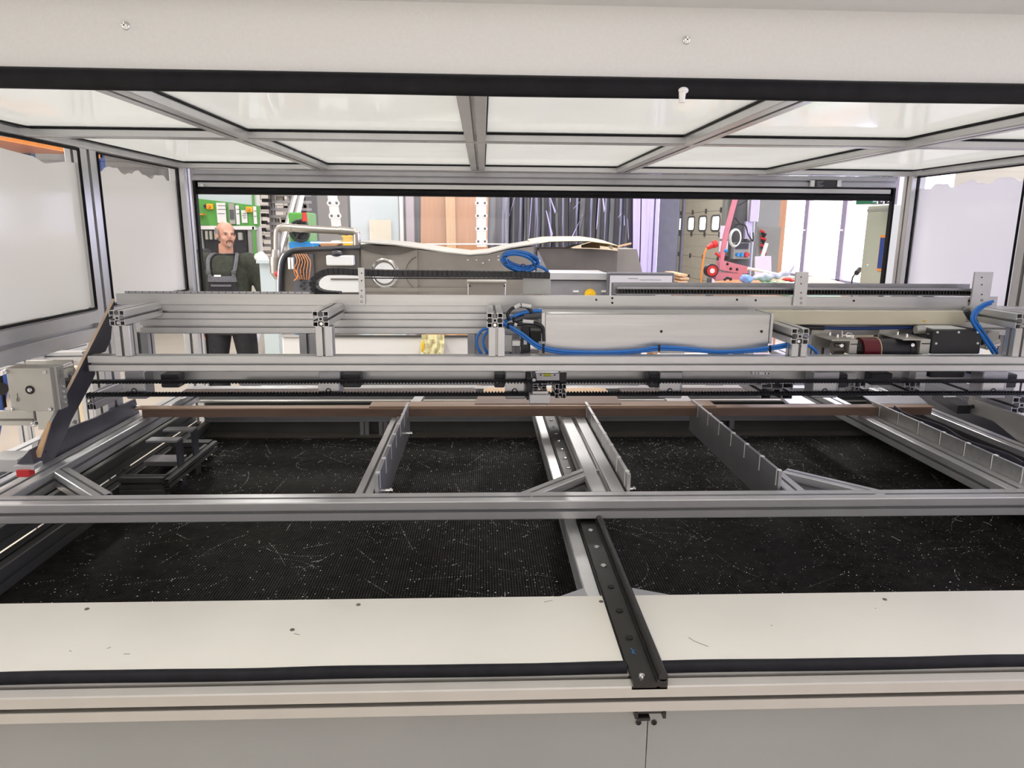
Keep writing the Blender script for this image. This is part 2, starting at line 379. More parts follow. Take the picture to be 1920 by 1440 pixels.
# roller door in the right wall: panels, seams, hinges, four round-cornered windows
rd = thing('door_1', '', '', (WX, 17.4, 0)); del rd['label']; del rd['category']; rd['kind'] = 'structure'
for k in range(8):
    q = MB(); z0 = .02 + k * .54
    if k == 3:
        edges = [14.95]; 
        for c in range(5): edges += [15.25 + c * .98, 15.25 + c * .98 + .62]
        edges.append(20.0)
        for j in range(0, len(edges), 2): q.bb(WX + .04, WX + .08, edges[j], edges[j + 1], z0 + .09, z0 + .43)
        q.bb(WX + .04, WX + .08, 14.95, 20, z0, z0 + .09); q.bb(WX + .04, WX + .08, 14.95, 20, z0 + .43, z0 + .53); q.bb(WX + .06, WX + .08, 14.95, 20, z0 + .53, z0 + .54)
    else:
        q.bb(WX + .04, WX + .08, 14.95, 20.0, z0, z0 + .25); q.bb(WX + .045, WX + .08, 14.95, 20.0, z0 + .25, z0 + .26); q.bb(WX + .04, WX + .08, 14.95, 20.0, z0 + .26, z0 + .53); q.bb(WX + .06, WX + .08, 14.95, 20, z0 + .53, z0 + .54)
    q.build('door_panel', 'door', rd)
    q = MB()
    for c in range(5): q.bb(WX + .01, WX + .04, 15.05 + c * 1.1, 15.12 + c * 1.1, z0 - .05, z0 + .06)
    q.build('hinge', 'greyd', rd)
for c in range(5):
    q = MB(); y0, y1, z0, z1 = 15.25 + c * .98, 15.87 + c * .98, .02 + 3 * .54 + .09, .02 + 3 * .54 + .43
    pts = []
    for (cy, cz, a0) in ((y1 - .1, z1 - .1, 0), (y0 + .1, z1 - .1, 90), (y0 + .1, z0 + .1, 180), (y1 - .1, z0 + .1, 270)):
        pts += [V((WX + .035, cy + .1 * math.cos(R(a0 + k * 30)), cz + .1 * math.sin(R(a0 + k * 30)))) for k in range(4)]
    q.tube(pts, .02, 6, True); fr = q.build('window_frame', 'greyd', rd)
    q = MB(); q.bb(WX + .05, WX + .055, y0, y1, z0, z1); q.build('pane', 'glass', fr)
q = MB(); q.bb(WX - .06, WX, 20.0, 20.15, 0, 4.3); q.bb(WX - .06, WX, 14.8, 14.93, 0, 4.3); q.build('door_track', 'alud', rd)

# white brick pier and its metal rack
m = MB(); a, b = AY(470, 340, 12), AY(560, 340, 12); m.bb(a.x, b.x, 12, 12.4, 0, 3.4); struct('wall_pier', m, 'brick')
m = MB(); a, b = AY(1232, 340, 12), AY(1268, 340, 12); m.bb(a.x, b.x + .05, 12, 12.3, 0, 3.6); struct('trim_1', m, 'greyd')
m = MB(); a, b = AY(1228, 340, 11.9), AY(1246, 340, 11.9); m.prof((a.x, 11.9, 0), (a.x, 11.9, 3.4), .16, .16, (0, 1, 0), False); struct('trim_2', m, 'lav')
m = MB(); a = AY(1268, 430, 14); m.cyl((a.x, 14, 0), (a.x, 14, 4), .05); m.cyl((a.x + .12, 14, 0), (a.x + .12, 14, 4), .035); struct('trim_3', m, 'greyd')

# ================================================================== THE MACHINE ENCLOSURE
P = .0375
XL, XR, YF, YR, ZR = -1.0, 1.49, .80, 2.48, 1.91
enc = thing('machine_enclosure', 'large aluminium profile enclosure with milky panels around the cutting machine', 'machine housing', (.24, 1.65, 0))
def beam(p0, p1, w, h, up=(0, 0, 1), m='alu', par=None, name='profile_beam', ends=False):
    q = MB(); q.prof(p0, p1, w, h, up, ends); return q.build(name, m, par if par is not None else enc)
cz = ZR + P / 2
RX = [-.535, -.016, .474, .985]
Ym = 1.68
# roof frame
beam((XL - .05, Ym, cz), (XR + .05, Ym, cz), P, P)
beam((XL - .05, YR + P / 2, cz), (XR + .05, YR + P / 2, cz), P, P)
for x in RX:
    beam((x, YF + .04, cz), (x, Ym - P / 2, cz), .045, P); beam((x, Ym + P / 2, cz), (x, YR, cz), .045, P)
for x in (XL - P / 2, XR + P / 2): beam((x, YF, cz), (x, YR, cz), P, P)
# roof panes with the milky foil under them
bx = [XL] + RX + [XR]
for i in range(5):
    for (y0, y1) in ((YF + .03, Ym - P / 2), (Ym + P / 2, YR)):
        q = MB(); q.bb(bx[i] + .005, bx[i + 1] - .005, y0, y1, ZR + .021, ZR + .025); q.build('roof_panel', 'filmr', enc)
        q = MB(); q.tube([(bx[i] + .024, y0 + .002, ZR + .017), (bx[i + 1] - .024, y0 + .002, ZR + .017), (bx[i + 1] - .024, y1 - .002, ZR + .017), (bx[i] + .024, y1 - .002, ZR + .017)], .0022, 6, True)
        q.build('panel_seal', 'black', enc)
# upright posts, side rails, side panes
SZ = 1.431
for sgn, X in ((-1, XL), (1, XR)):
    xc = X + sgn * P / 2
    for yc, wy in ((1.93, .08 if sgn < 0 else .075), (.84, .05)):
        beam((xc, yc, .02 if yc > 1 else .02), (xc, yc, ZR), wy, P, (1, 0, 0), name='profile_post')
    beam((X + sgn * .005, YR + .02, 0.02), (X + sgn * .005, YR + .02, ZR), .05, .05, (0, 1, 0), name='profile_post')
    for (y0, y1) in ((YF + .065, 1.89), (1.97, YR)):
        beam((xc, y0, (SZ + 1.507) / 2), (xc, y1, (SZ + 1.507) / 2), P, .076)
        q = MB(); zb, zt = 1.512, ZR - .004
        q.tube([(X, y0 + .004, zb), (X, y1 - .004, zb), (X, y1 - .004, zt), (X, y0 + .004, zt)], .004, 6, True); q.build('panel_seal', 'black', enc)
        q = MB(); q.bb(xc - .002, xc + .002, y0, y1, 1.50, ZR + .01); pn = q.build('side_panel', 'glass', enc)
        # milky foil on the pane, torn off in a wavy line a little below its top edge
        q = MB(); n = 24; top = [(y0 + (y1 - y0) * k / n, 1.872 + .008 * math.sin(k * .9 + y0 * 5) + .004 * math.sin(k * 2.3)) for k in range(n + 1)]
        xx = xc - sgn * .006
        vs = [V((xx, y, 1.515)) for y, _ in top] + [V((xx, y, z)) for y, z in top]
        vs += [v + V((sgn * .0008, 0, 0)) for v in vs]; h = 2 * (n + 1)
        fs = [(k, k + 1, k + 2 + n, k + 1 + n) for k in range(n)] + [(h + k + 1, h + k, h + k + 1 + n, h + k + 2 + n) for k in range(n)] + [(n + 1 + k, n + 2 + k, h + n + 2 + k, h + n + 1 + k) for k in range(n)]
        q.add(vs, fs); q.build('milky_foil', 'film', pn)
# rear opening: header profile, silver guide bar, black rubber roll, switch
def ZY(y, d, x=960): return AY(x, y, d).z
q = MB(); z0, z1 = ZY(335, 2.50), ZY(321, 2.50)
beam((-.96, 2.50, 1.889), (1.425, 2.50, 1.889), .03, .036, m='alud')
q.bb(-.955, 1.42, 2.505, 2.52, 1.845, 1.872); q.build('header_backing', 'blackp', enc)
q = MB(); q.bb(-.945, 1.41, 2.492, 2.50, 1.851, 1.865); q.build('guide_bar', 'alux', enc)
q = MB(); q.cyl((-.955, 2.50, 1.838), (1.42, 2.50, 1.838), .0115, None, 12); q.build('rubber_roll', 'black', enc, True)
q = MB(); FB(q, 1523, 337, 1572, 352, 2.475, .015, .001); sw = q.build('door_switch', 'blackp', enc)
q = MB()
for x in (1521, 1571): FB(q, x, 338, x + 6, 350, 2.472, .01)
q.build('switch_clip', 'white', sw)
q = MB()
for k in range(5): FB(q, 1532, 340 + k * 2.4, 1545 - (k % 3) * 3, 340.7 + k * 2.4, 2.4745, .0004)
q.build('switch_print', 'alud', sw)
for s_, X in ((-1, -.956), (1, 1.42)):
    q = MB(); q.bb(X - .004, X + .004, 2.485, 2.505, 1.16, 1.87); q.build('rubber_edge', 'black', enc)
q = MB(); p = AY(379, 345, 2.48); q.cyl(p, p + V((0, 0, -.008)), .004, .006, 8); p = AY(1278, 181, .79)
q.build('stop_nub', 'white', enc)
# front header: galvanised sheet, rubber roll, screws, upper profile
q = MB(); q.bb(-1.4, 1.9, YF, YF + .004, 1.879, 1.95); q.build('header_plate', 'galv', enc)
q = MB(); q.bb(-1.4, 1.9, YF - .05, YF + .002, 1.9475, 1.985); q.build('upper_profile', 'alu', enc)
q = MB(); n = 60
q.tube([(-1.4 + 3.3 * k / n, YF, 1.868 + 0.0003 * math.sin(k * .9)) for k in range(n + 1)], .0105, 12); q.build('rubber_roll', 'black', enc, True)
q = MB()
for x, y in ((236, 49), (1287, 76)):
    p = AY(x, y, YF); q.ball(p, .0045, .0035, .0045)
    q.bb(p.x - .003, p.x + .003, p.y - .0045, p.y - .003, p.z - .0007, p.z + .0007); q.bb(p.x - .0007, p.x + .0007, p.y - .0045, p.y - .003, p.z - .003, p.z + .003)
q.build('screw', 'chrome', enc, True)
q = MB(); p = AY(1279, 181, .785); q.cyl(p + V((0, 0, -.006)), p + V((0, 0, .004)), .003, .0038, 10); q.ball(p + V((.001, 0, .006)), .0055, .004, .0035); q.build('cable_tie_end', 'white', enc, True)
# front table edge: profile, sheet panels, rubber roll
TZ = 1.15
beam((-1.4, YF + .02, TZ - .0187), (1.9, YF + .02, TZ - .0187), .04, .0375, m='alur')
RXc = .212
for x0, x1 in ((-1.4, .1895), (.2365, 1.9)):
    q = MB(); q.bb(x0, x1, .845, 1.031, TZ - .004, TZ + .0005); q.build('table_panel', 'panel', enc)
    q = MB(); n = 40
    q.tube([(x0 + (x1 - x0) * k / n, .836 + .0009 * math.sin(k * .7 + x0), TZ + .002 + .0003 * math.sin(k * 1.3)) for k in range(n + 1)], .0095, 10); q.build('rubber_roll', 'black', enc, True)
q = MB()
for x, y in ((163, 1142), (672, 1134), (1659, 1124), (548, 1181), (1127, 1128), (1190, 1128)):
    p = AZ(x, y, TZ + .0005); q.cyl(p, p + V((0, 0, .0006)), .0036, .0034, 14); q.tube([p + V((.0024 * math.cos(t), .0024 * math.sin(t), .0007)) for t in [k * math.pi / 4 for k in range(8)]], .0005, 4, True)
q.build('screw', 'steeld', enc)
q = MB()
for pts in (((1020, 1129), (1036, 1125)), ((1291, 1195), (1302, 1202)), ((1302, 1202), (1328, 1212)), ((232, 1226), (244, 1226)), ((200, 1216), (208, 1213)), ((551, 1188), (562, 1190)), ((130, 1220), (134, 1221)), ((1445, 1172), (1449, 1173)), ((1640, 1140), (1643, 1141))):
    a, b = [AZ(x, y, TZ + .0009) for x, y in pts]; q.tube([a, b], .0004, 4)
q.build('scratch', 'alud', enc, kind='stuff')
# front cladding panels, joint and latch under the edge
xs = AY(1211, 1400, .815).x
for a, b in ((-1.4, xs - .0007), (xs + .0007, 1.9)):
    q = MB(); q.bb(a, b, .812, .818, .02, 1.1125); q.build('cladding_panel', 'clad', enc)
q = MB(); a, b = AY(1191, 1338, .80), AY(1252, 1338, .80)
q.prism([(a.x, .812, 1.1125), (b.x, .812, 1.1125), (b.x - .004, .803, 1.1125), (a.x + .001, .803, 1.1125)], (0, 0, -.004))
q.bb(a.x, a.x + .004, .800, .812, 1.103, 1.1125); q.bb(b.x - .006, b.x - .002, .800, .812, 1.103, 1.1125); q.bb(a.x + .003, a.x + .02, .800, .812, 1.1, 1.104)
lt = q.build('latch_bracket', 'blackm', enc)
q = MB()
for x in (1197, 1226):
    p = AY(x, 1354, .812); q.tube([p + V((.0032 * math.cos(t), -.0012, .0032 * math.sin(t))) for t in [k * math.pi / 5 for k in range(10)]], .0008, 5, True); q.cyl(p, p + V((0, -.001, 0)), .003)
    q.bb(p.x - .0016, p.x + .0016, p.y - .0018, p.y, p.z - .0004, p.z + .0004)
q.build('screw', 'blackm', lt)
# rear table edge
q = MB(); q.bb(XL, XR, 2.352, 2.50, TZ - .004, TZ + .0005); q.build('table_panel', 'panel', enc)
beam((XL, 2.54, TZ - .02), (XR, 2.54, TZ - .02), .04, P)
q = MB()
for x in (414, 568, 862, 1188, 1334): p = AZ(x, 746, TZ + .001); q.cyl(p, p + V((0, 0, .001)), .004, None, 10)
q.build('screw', 'alud', enc)

# ================================================================== CUTTING BED
bed = thing('cutting_bed', 'sunken black grid cutting bed covered with pale swarf', 'machine bed', (.25, 1.7, 1.0))
BZ = 1.037
q = MB(); q.bb(-.995, 1.485, .86, 2.36, BZ - .03, BZ - .010); q.build('bed_base', 'bedbase', bed)
q = MB(); x = -.91
while x < 1.40: q.bb(x, x + .0014, 1.0, 2.35, BZ - .010, BZ); x += .0055
y = 1.0
while y < 2.35: q.bb(-.91, 1.40, y, y + .0014, BZ - .009, BZ + .0003); y += .0055
q.build('grid', 'bed', bed, kind='stuff')
q = MB(); q.bb(-.93, 1.42, 2.352, 2.36, BZ - .02, TZ - .005); q.build('back_wall', 'darkf', bed)
q = MB(); q.bb(-.92, 1.41, 2.30, 2.352, BZ - .02, BZ + .006); q.build('back_ledge', 'steeld', bed)
q = MB(); q.prof((-.93, 2.345, 1.093), (1.42, 2.345, 1.093), .012, .022); q.build('back_rail', 'alud', bed)
q = MB()
for x in (685, 720): a = AY(x, 800, 2.338).x; q.prof((a, 2.335, BZ), (a, 2.335, 1.085), .03, .03, (0, 1, 0))
for x in (1007, 1370): a = AY(x, 800, 2.335).x; q.bb(a - .008, a + .008, 2.325, 2.335, BZ + .02, 1.085)
q.build('back_bracket', 'alud', bed)
# swarf: specks and curled threads thrown over the grid
q = MB()
def chip(x, y, s):
    s *= 1.5; a = random.random() * 3.14; c, d = math.cos(a) * s, math.sin(a) * s * .6; z = BZ + .0006
    q.add([(x - c, y - d, z), (x + d * .6, y - c * .6, z), (x + c, y + d, z), (x - d * .5, y + c * .5, z + s * .5)], [(0, 1, 2, 3), (0, 3, 1), (1, 3, 2)])
for k in range(6500):
    x = random.uniform(-.9, 1.39); y = random.uniform(1.03, 2.34)
    if random.random() < .35: x = -.9 + 2.29 * random.betavariate(5, 3)
    chip(x, y, random.choice((.0006, .0008, .001, .0013)) * (1 if y < 1.8 else 1.2))
for k in range(260):
    x = random.uniform(-.88, 1.37); y = random.uniform(1.04, 2.3); a = random.random() * 6.28; bend = random.choice((0, random.uniform(-.3, .3)))
    for j in range(random.randint(6, 26)):
        x += math.cos(a) * .0055; y += math.sin(a) * .0055; a += bend * .3
        if -.9 < x < 1.39 and 1.02 < y < 2.33: chip(x + random.uniform(-.0006, .0006), y, random.choice((.0007, .001, .0012)))
for k in range(60):
    cx = random.uniform(-.8, 1.3); cy = random.uniform(1.05, 2.2)
    for j in range(26): chip(max(-.9, min(1.39, random.gauss(cx, .03))), max(1.02, min(2.33, random.gauss(cy, .03))), random.choice((.0007, .0011)))
q.build('swarf', 'chip', bed, kind='stuff')
q = MB()
for k in range(24):
    x = random.uniform(-.88, 1.37); y = random.uniform(1.05, 2.3); a = random.random() * 6.28; pts = []
    for j in range(7): pts.append((x, y, BZ + .001)); x += math.cos(a) * .004; y += math.sin(a) * .004; a += random.uniform(-.5, .5)
    q.tube(pts, .0004, 4)
q.build('swarf_thread', 'chip', bed, kind='stuff')
# side frames of the bed (stacked profiles on the left, tall cheek on the right)
q = MB(); q.prof((-.935, 1.02, 1.06), (-.935, 2.34, 1.06), .045, .05); q.bb(-.953, -.917, 1.03, 2.33, 1.042, 1.078); q.build('side_rail', 'darkf', bed)
q = MB(); q.prof((-.975, 1.02, 1.11), (-.975, 2.34, 1.11), .04, .045); q.bb(-.991, -.959, 1.03, 2.33, 1.094, 1.126); q.build('side_rail', 'darkf', bed)
q = MB(); q.bb(1.40, 1.405, 1.02, 2.34, 1.0, 1.165); q.build('side_cheek', 'steeld', bed)
q = MB(); q.bb(1.475, 1.485, .90, 2.47, .90, 1.235); q.build('outer_cheek', 'alud', bed)
q = MB(); q.bb(1.16, 1.47, 2.355, 2.47, 1.151, 1.19); q.build('cable_channel', 'darkf', bed)

# little extrusion platforms standing on the left of the bed
def platform(name, x0, x1, y0, y1, z, lab):
    t = thing(name, lab, 'profile bracket', ((x0 + x1) / 2, (y0 + y1) / 2, BZ))
    for yy in (y0, y1):
        q = MB(); q.prof((x0, yy, z), (x1, yy, z), .03, .03, ends=True); q.build('cross_profile', 'darkf', t)
        q = MB(); q.prof((x0, yy, z - .031), (x1, yy, z - .031), .03, .03, ends=True); q.build('cross_profile', 'darkf', t)
    q = MB(); q.prof((x1, y0 - .015, z - .002), (x1, y1 + .015, z - .002), .026, .026); q.build('side_profile', 'darkf', t)
    q = MB(); q.bb(x0, x1 - .02, (y0 + y1) / 2 - .03, (y0 + y1) / 2 + .03, z, z + .012); q.build('slide_plate', 'alud', t)
    q = MB()
    for yy in (y0 + .05, y0 + .09, y1 - .04, y1 - .08): q.bolt((x1 + .013, yy, z - .015), (1, 0, 0), .004)
    q.build('screw', 'chrome', t)
    return t
platform('profile_carriage', -.90, -.79, 1.72, 2.02, 1.098, 'low stack of short dark profiles left of the grid, behind the corner brace')
t = thing('hanging_bracket', 'pair of dark flat brackets hanging beside the low profile stack at left', 'bracket', (-.80, 1.95, 1.0))
for yy in (1.80, 1.90):
    q = MB(); q.bb(-.795, -.79, yy, yy + .035, 1.05, 1.175); q.build('flat_bar', 'dark', t)
    q = MB(); q.bb(-.87, -.79, yy, yy + .035, 1.175, 1.18); q.build('top_flange', 'alud', t)
    q = MB()
    for z in (1.065, 1.075): q.bolt((-.79, yy + .01, z), (1, 0, 0), .003)
    q.build('screw', 'chrome', t)

# ================================================================== GUIDE RAIL
gr = thing('guide_rail', 'blackened steel guide rail running back across the black cutting bed', 'rail', (RXc, 1.5, 1.1))
q = MB(); q.bb(.192, .222, .800, 2.33, 1.150, 1.156); q.bb(.190, .226, .800, 2.33, 1.134 + .012, 1.150); q.bb(.222, .236, .800, 2.33, 1.146, 1.160)
q.build('rail_base', 'blackm', gr)
q = MB(); q.cyl((.230, .800, 1.1635), (.230, 2.33, 1.1635), .0062, None, 12); q.build('round_track', 'blackm', gr, True)
q = MB(); y = .902
q2 = MB(); k = 0
while y < 2.3:
    (q2 if k > 2 else q).cyl((.207, y, 1.156), (.207, y, 1.1572), .0048 if k > 2 else .0055, None, 14)
    if k > 2: q2.tube([(.207 + .0045 * math.cos(t), y + .0045 * math.sin(t), 1.1574) for t in [j * math.pi / 5 for j in range(10)]], .0007, 4, True)
    y += .0735; k += 1
q.build('open_hole', 'bedbase', gr); q2.build('screw', 'chrome', gr)
q = MB(); q.bolt((.205, .812, 1.156), (0, 0, 1), .0045, .003); q.build('end_screw', 'chrome', gr)
q = MB(); q.prof((.193, 1.034, 1.122), (.193, 2.33, 1.122), .056, .045); q.build('support_profile', 'alu', gr)
q = MB(); q.prism([(.168, 1.034, 1.148), (.12, 1.034, 1.148), (.165, 1.062, 1.148)], (0, 0, -.02)); q.prism([(.24, 1.034, 1.148), (.305, 1.034, 1.148), (.24, 1.062, 1.148)], (0, 0, -.02)); q.build('corner_gusset', 'alud', gr)
q = MB()
for i, pts in enumerate((((1183, 1215), (1186, 1219)), ((1186, 1219), (1186, 1226)), ((1186, 1222), (1191, 1226)), ((1190, 1218), (1188, 1222)))):
    q.tube([AZ(x, y, 1.157) for x, y in pts], .0004, 4)
q.build('pen_mark', 'bluew', gr)

# ================================================================== SLIDING SUPPORT FRAME WITH COMBS
fz = 1.20; fr = thing('support_frame', 'wide aluminium profile frame with slotted combs lying over the bed', 'machine frame', (.1, 1.6, 1.16))
def fb(p0, p1, w=.05, h=.039, m='alu', name='profile_beam', ends=False):
    q = MB(); q.prof((p0[0], p0[1], fz - h / 2), (p1[0], p1[1], fz - h / 2), w, h, ends=ends); return q.build(name, m, fr)
fb((-.98, 1.338), (1.143, 1.338))
fb((-.956, 1.363), (-.956, 2.33)); fb((1.118, 1.363), (1.118, 2.33))
fb((-.239, 1.363), (-.239, 2.02), .036); fb((.256, 1.363), (.256, 1.97), .068); fb((.645, 1.363), (.645, 1.97), .04)
fb((-.98, 2.35), (1.143, 2.35), .04)
# corner braces
def brace(x0, y0, x1, y1, x2, y2):
    a, b, c = AZ(x0, y0, fz), AZ(x1, y1, fz), AZ(x2, y2, fz)
    w = (c - b).cross((b - a).normalized()).length
    q = MB(); q.prof(a + V((0, 0, -.02)), (b + V((0, 0, -.02))), .034, .037); return q.build('corner_brace', 'alu', fr)
brace(114, 878, 193, 926, 0, 0); brace(1112, 876, 985, 926, 0, 0); brace(1472, 880, 1660, 924, 0, 0)
# combs: plates with saw slots
def comb(X, y0, y1, label, m='alux', thick=.007, z0=1.168):
    z1 = 1.235; sl = .0035; pts = [(y0, z0)]
    pts = [(y1, z0), (y0, z0), (y0, z1 - .006), (y0 + .006, z1)]; y = 1.391
    cuts = []
    while y < y1 - .02:
        if y > y0 + .01: pts += [(y, z1), (y, z1 - .034), (y + sl, z1 - .034), (y + sl, z1)]; cuts.append(y)
        y += .0925
    pts += [(y1, z1)]
    q = MB(); zt = z1 - .034
    # slot walls: solid blocks between cuts standing on a continuous strip
    q.bb(X, X + thick, y0, y1, z0, zt)
    e = [y0] + [v for c in cuts for v in (c, c + sl)] + [y1]
    for i in range(0, len(e), 2): q.bb(X, X + thick, e[i], e[i + 1], zt, z1)
    o = q.build('comb_plate', m, fr, label=label) if label else q.build('comb_plate', m, fr)
    q = MB()
    for c in cuts: q.bb(X - .0004, X + thick + .0004, c - .010, c, z1, z1 + .0014); q.bb(X - .0008, X + thick + .0008, c + .0005, c + sl - .0005, zt, zt + .001); q.bb(X - .0008 if X > 0 else X + thick, X if X > 0 else X + thick + .0008, c - .0022, c, zt, z1)
    q.build('lit_slot_edge', 'white', o)  # lit edges of the saw slots put in as white strips
    q = MB()
    for yy in (y0 + .05, 1.84):
        q.cyl((X + thick, yy, 1.185), (X + thick + .022, yy, 1.185), .0035, None, 8); q.cyl((X + thick + .016, yy, 1.185), (X + thick + .020, yy, 1.185), .006, None, 6)
    q.build('fixing_bolt', 'chrome', o)
comb(-.217, 1.366, 1.99, None, 'alud', z0=1.142); comb(.294, 1.366, 1.99, None, 'alux'); comb(.613, 1.38, 2.02, None, 'alud', z0=1.142); comb(1.143, 1.30, 1.99, None, 'alux')

# ================================================================== BOARDS LYING ON THE FRAME
t = thing('fibreboard_strip', 'long brown fibreboard strip lying on edge across the combs', 'board', (.15, 1.96, 1.2))
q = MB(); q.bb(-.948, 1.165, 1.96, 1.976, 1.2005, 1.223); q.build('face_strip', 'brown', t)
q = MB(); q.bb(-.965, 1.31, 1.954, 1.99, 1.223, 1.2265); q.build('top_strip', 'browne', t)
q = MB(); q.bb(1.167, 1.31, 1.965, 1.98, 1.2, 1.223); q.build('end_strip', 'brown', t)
q = MB(); q.bb(-.32, .67, 1.960, 2.02, 1.2265, 1.230); tag(q.build('thin_board', 'browne'), 'thin tan board resting on top of the long brown strip', 'board')
q = MB(); zslab(q, [(890, 757), (1165, 757), (1155, 741), (897, 741)], 1.232, .004); tag(q.build('fibreboard_sheet', 'brown'), 'reddish brown board lying flat behind the centre carriage', 'board')
q = MB(); zslab(q, [(905, 737), (1145, 737), (1132, 727), (908, 727)], 1.236, .004); tag(q.build('light_board', 'wood3'), 'pale board end showing behind the toothed belt near the centre', 'board')
q = MB(); zslab(q, [(335, 738), (895, 738), (890, 727), (350, 729)], 1.222, .006); tag(q.build('shaded_board', 'brownd'), 'brown board with its shade in the colour, lying across the back of the frame, left half', 'board')
q = MB(); zslab(q, [(1165, 737), (1425, 737), (1400, 727), (1160, 727)], 1.222, .006); tag(q.build('shaded_board', 'brownd'), 'brown board with its shade in the colour, lying across the back of the frame, right of centre', 'board')

# ================================================================== GANTRY
gy = 1.64; g = thing('gantry', 'aluminium profile gantry bridging the machine with stub ends facing front', 'machine gantry', (.2, 1.75, 1.3))
def gb(p0, p1, w=P, h=P, m='alu', name='profile_beam', up=(0, 0, 1), ends=False):
    q = MB(); q.prof(p0, p1, w, h, up, ends); return q.build(name, m, g)
gb((-.905, 1.6625, 1.411), (1.62, 1.6625, 1.411), .035, .036)
# rear double-height beam
gb((-.87, 1.855, 1.510), (1.5, 1.855, 1.510), .04, .037); gb((-.87, 1.855, 1.4725), (1.5, 1.855, 1.4725), .04, .037)
gb((-.90, 1.855, 1.362), (1.62, 1.855, 1.362), .04, .06)
# stubs and posts
def stub(px0, px1, py0, py1):
    a, b = AY(px0, py0, gy), AY(px1, py1, gy); w = b.x - a.x; h = a.z - b.z; xc = (a.x + b.x) / 2; zc = (a.z + b.z) / 2
    gb((xc, gy, zc), (xc, 1.834, zc), w, h, name='stub_profile', ends=True)
    q = MB(); q.prof((xc + .004, 1.662, 1.4295), (xc + .004, 1.662, b.z), P, P * .95, (0, 1, 0)); q.build('short_post', 'alu', g)
    q = MB(); q.cyl((xc, gy + .004, zc - h * .32), (xc, gy + .02, zc - h * .32), .004, None, 8); q.build('profile_screw', 'chrome', g)
for a in ((203, 235, 582, 611), (585, 617, 583.5, 613), (913, 943, 587, 615), (1485, 1515, 616, 646), (1907, 1937, 588, 617)): stub(*a)
for x in (262, 578, 893, 1543, 1895):
    a = AY(x, 640, 1.84); gb((a.x, 1.855, 1.392), (a.x, 1.855, 1.454), P * 1.2, P, 'alud', 'rear_post', (0, 1, 0))
# long flat plate on the rear beam with its scale strip and holes
q = MB(); a, b = AY(218, 552, 1.828), AY(1832, 572, 1.828)
q.bb(a.x, 1.30, 1.826, 1.832, 1.529, 1.556); pl = q.build('flat_plate', 'alux', g)
q = MB(); q.bb(AY(234, 548, 1.834).x, AY(580, 548, 1.834).x, 1.833, 1.838, 1.545, 1.5615); q.build('scale_strip', 'alud', g)
q = MB()
for k in range(26): xk = AY(240 + k * 13, 548, 1.832).x; q.bb(xk, xk + .002, 1.8325, 1.833, 1.557, 1.5612)
q.build('scale_mark', 'greyd', g)
q = MB()
for x, y in ((1118, 562), (1382, 562), (1417, 563), (1601, 564), (1818, 564), (1148, 559), (1148, 568)):
    p = AY(x, y, 1.8255); q.cyl(p, p + V((0, -.0006, 0)), .0028 if x != 1818 else .004, None, 10)
q.build('drilled_hole', 'bedbase', pl)
# little uprights carrying the chain trough
for i, (x0, x1, y0, y1) in enumerate(((671, 685, 502, 571), (1493, 1511, 510, 573), (1829, 1853, 510, 578))):
    q = MB(); FB(q, x0, y0, x1, y1, 1.818, .006); o = q.build('upright_bracket', 'alu', g)
    q = MB(); cx = (x0 + x1) / 2
    for yy in (.15, .35, .62, .78, .92):
        p = AY(cx, y0 + (y1 - y0) * yy, 1.8175)
        if yy > .7: q.tube([p + V((.0028 * math.cos(t), 0, .0028 * math.sin(t))) for t in [k * math.pi / 4 for k in range(8)]], .0005, 4, True)
        else: q.cyl(p, p + V((0, -.0006, 0)), .0018, None, 8)
    q.build('hole', 'blackm', o)
q = MB(); FB(q, 1829, 556, 1868, 577, 1.823, .006); q.build('foot_plate', 'alu', g)
# trough with cable chain at the top right
q = MB(); a, b = AY(1155, 548, 1.86), AY(1836, 548, 1.86)
q.bb(a.x, b.x, 1.845, 1.90, 1.5565, 1.559); q.bb(a.x, b.x, 1.90, 1.903, 1.5565, 1.585); q.bb(a.x, b.x, 1.845, 1.848, 1.572, 1.577); tr = q.build('cable_trough', 'alud', g)
q = MB(); n = 118
for k in range(n):
    xk = a.x + (b.x - a.x) * (k + .5) / n; q.bb(xk - .0018, xk + .0018, 1.85, 1.88, 1.5605, 1.5695)
q.build('chain_links', 'blackm', tr, kind='stuff')
# toothed belts and rack below the beam
def belt(y, z, th, wid, m='black', teeth=True, x0=-.97, x1=1.62, down=True):
    q = MB(); q.bb(x0, x1, y, y + wid, z, z + th); o = q.build('toothed_belt', m, g)
    if teeth:
        q = MB(); x = x0
        while x < x1: q.bb(x, x + .004, y, y + wid, z - .003 if down else z + th, z if down else z + th + .003); x += .008
        q.build('belt_teeth', m, g, kind='stuff')
belt(1.74, 1.3465, .005, .015); belt(1.74, 1.311, .006, .015, down=False)
q = MB(); q.bb(-.62, .75, 1.80, 1.81, 1.326, 1.336); q.build('rack_strip', 'alud', g)
q = MB(); x = -.62
while x < .75: q.bb(x, x + .003, 1.799, 1.81, 1.336, 1.3395); x += .006
q.build('rack_teeth', 'alud', g, kind='stuff')
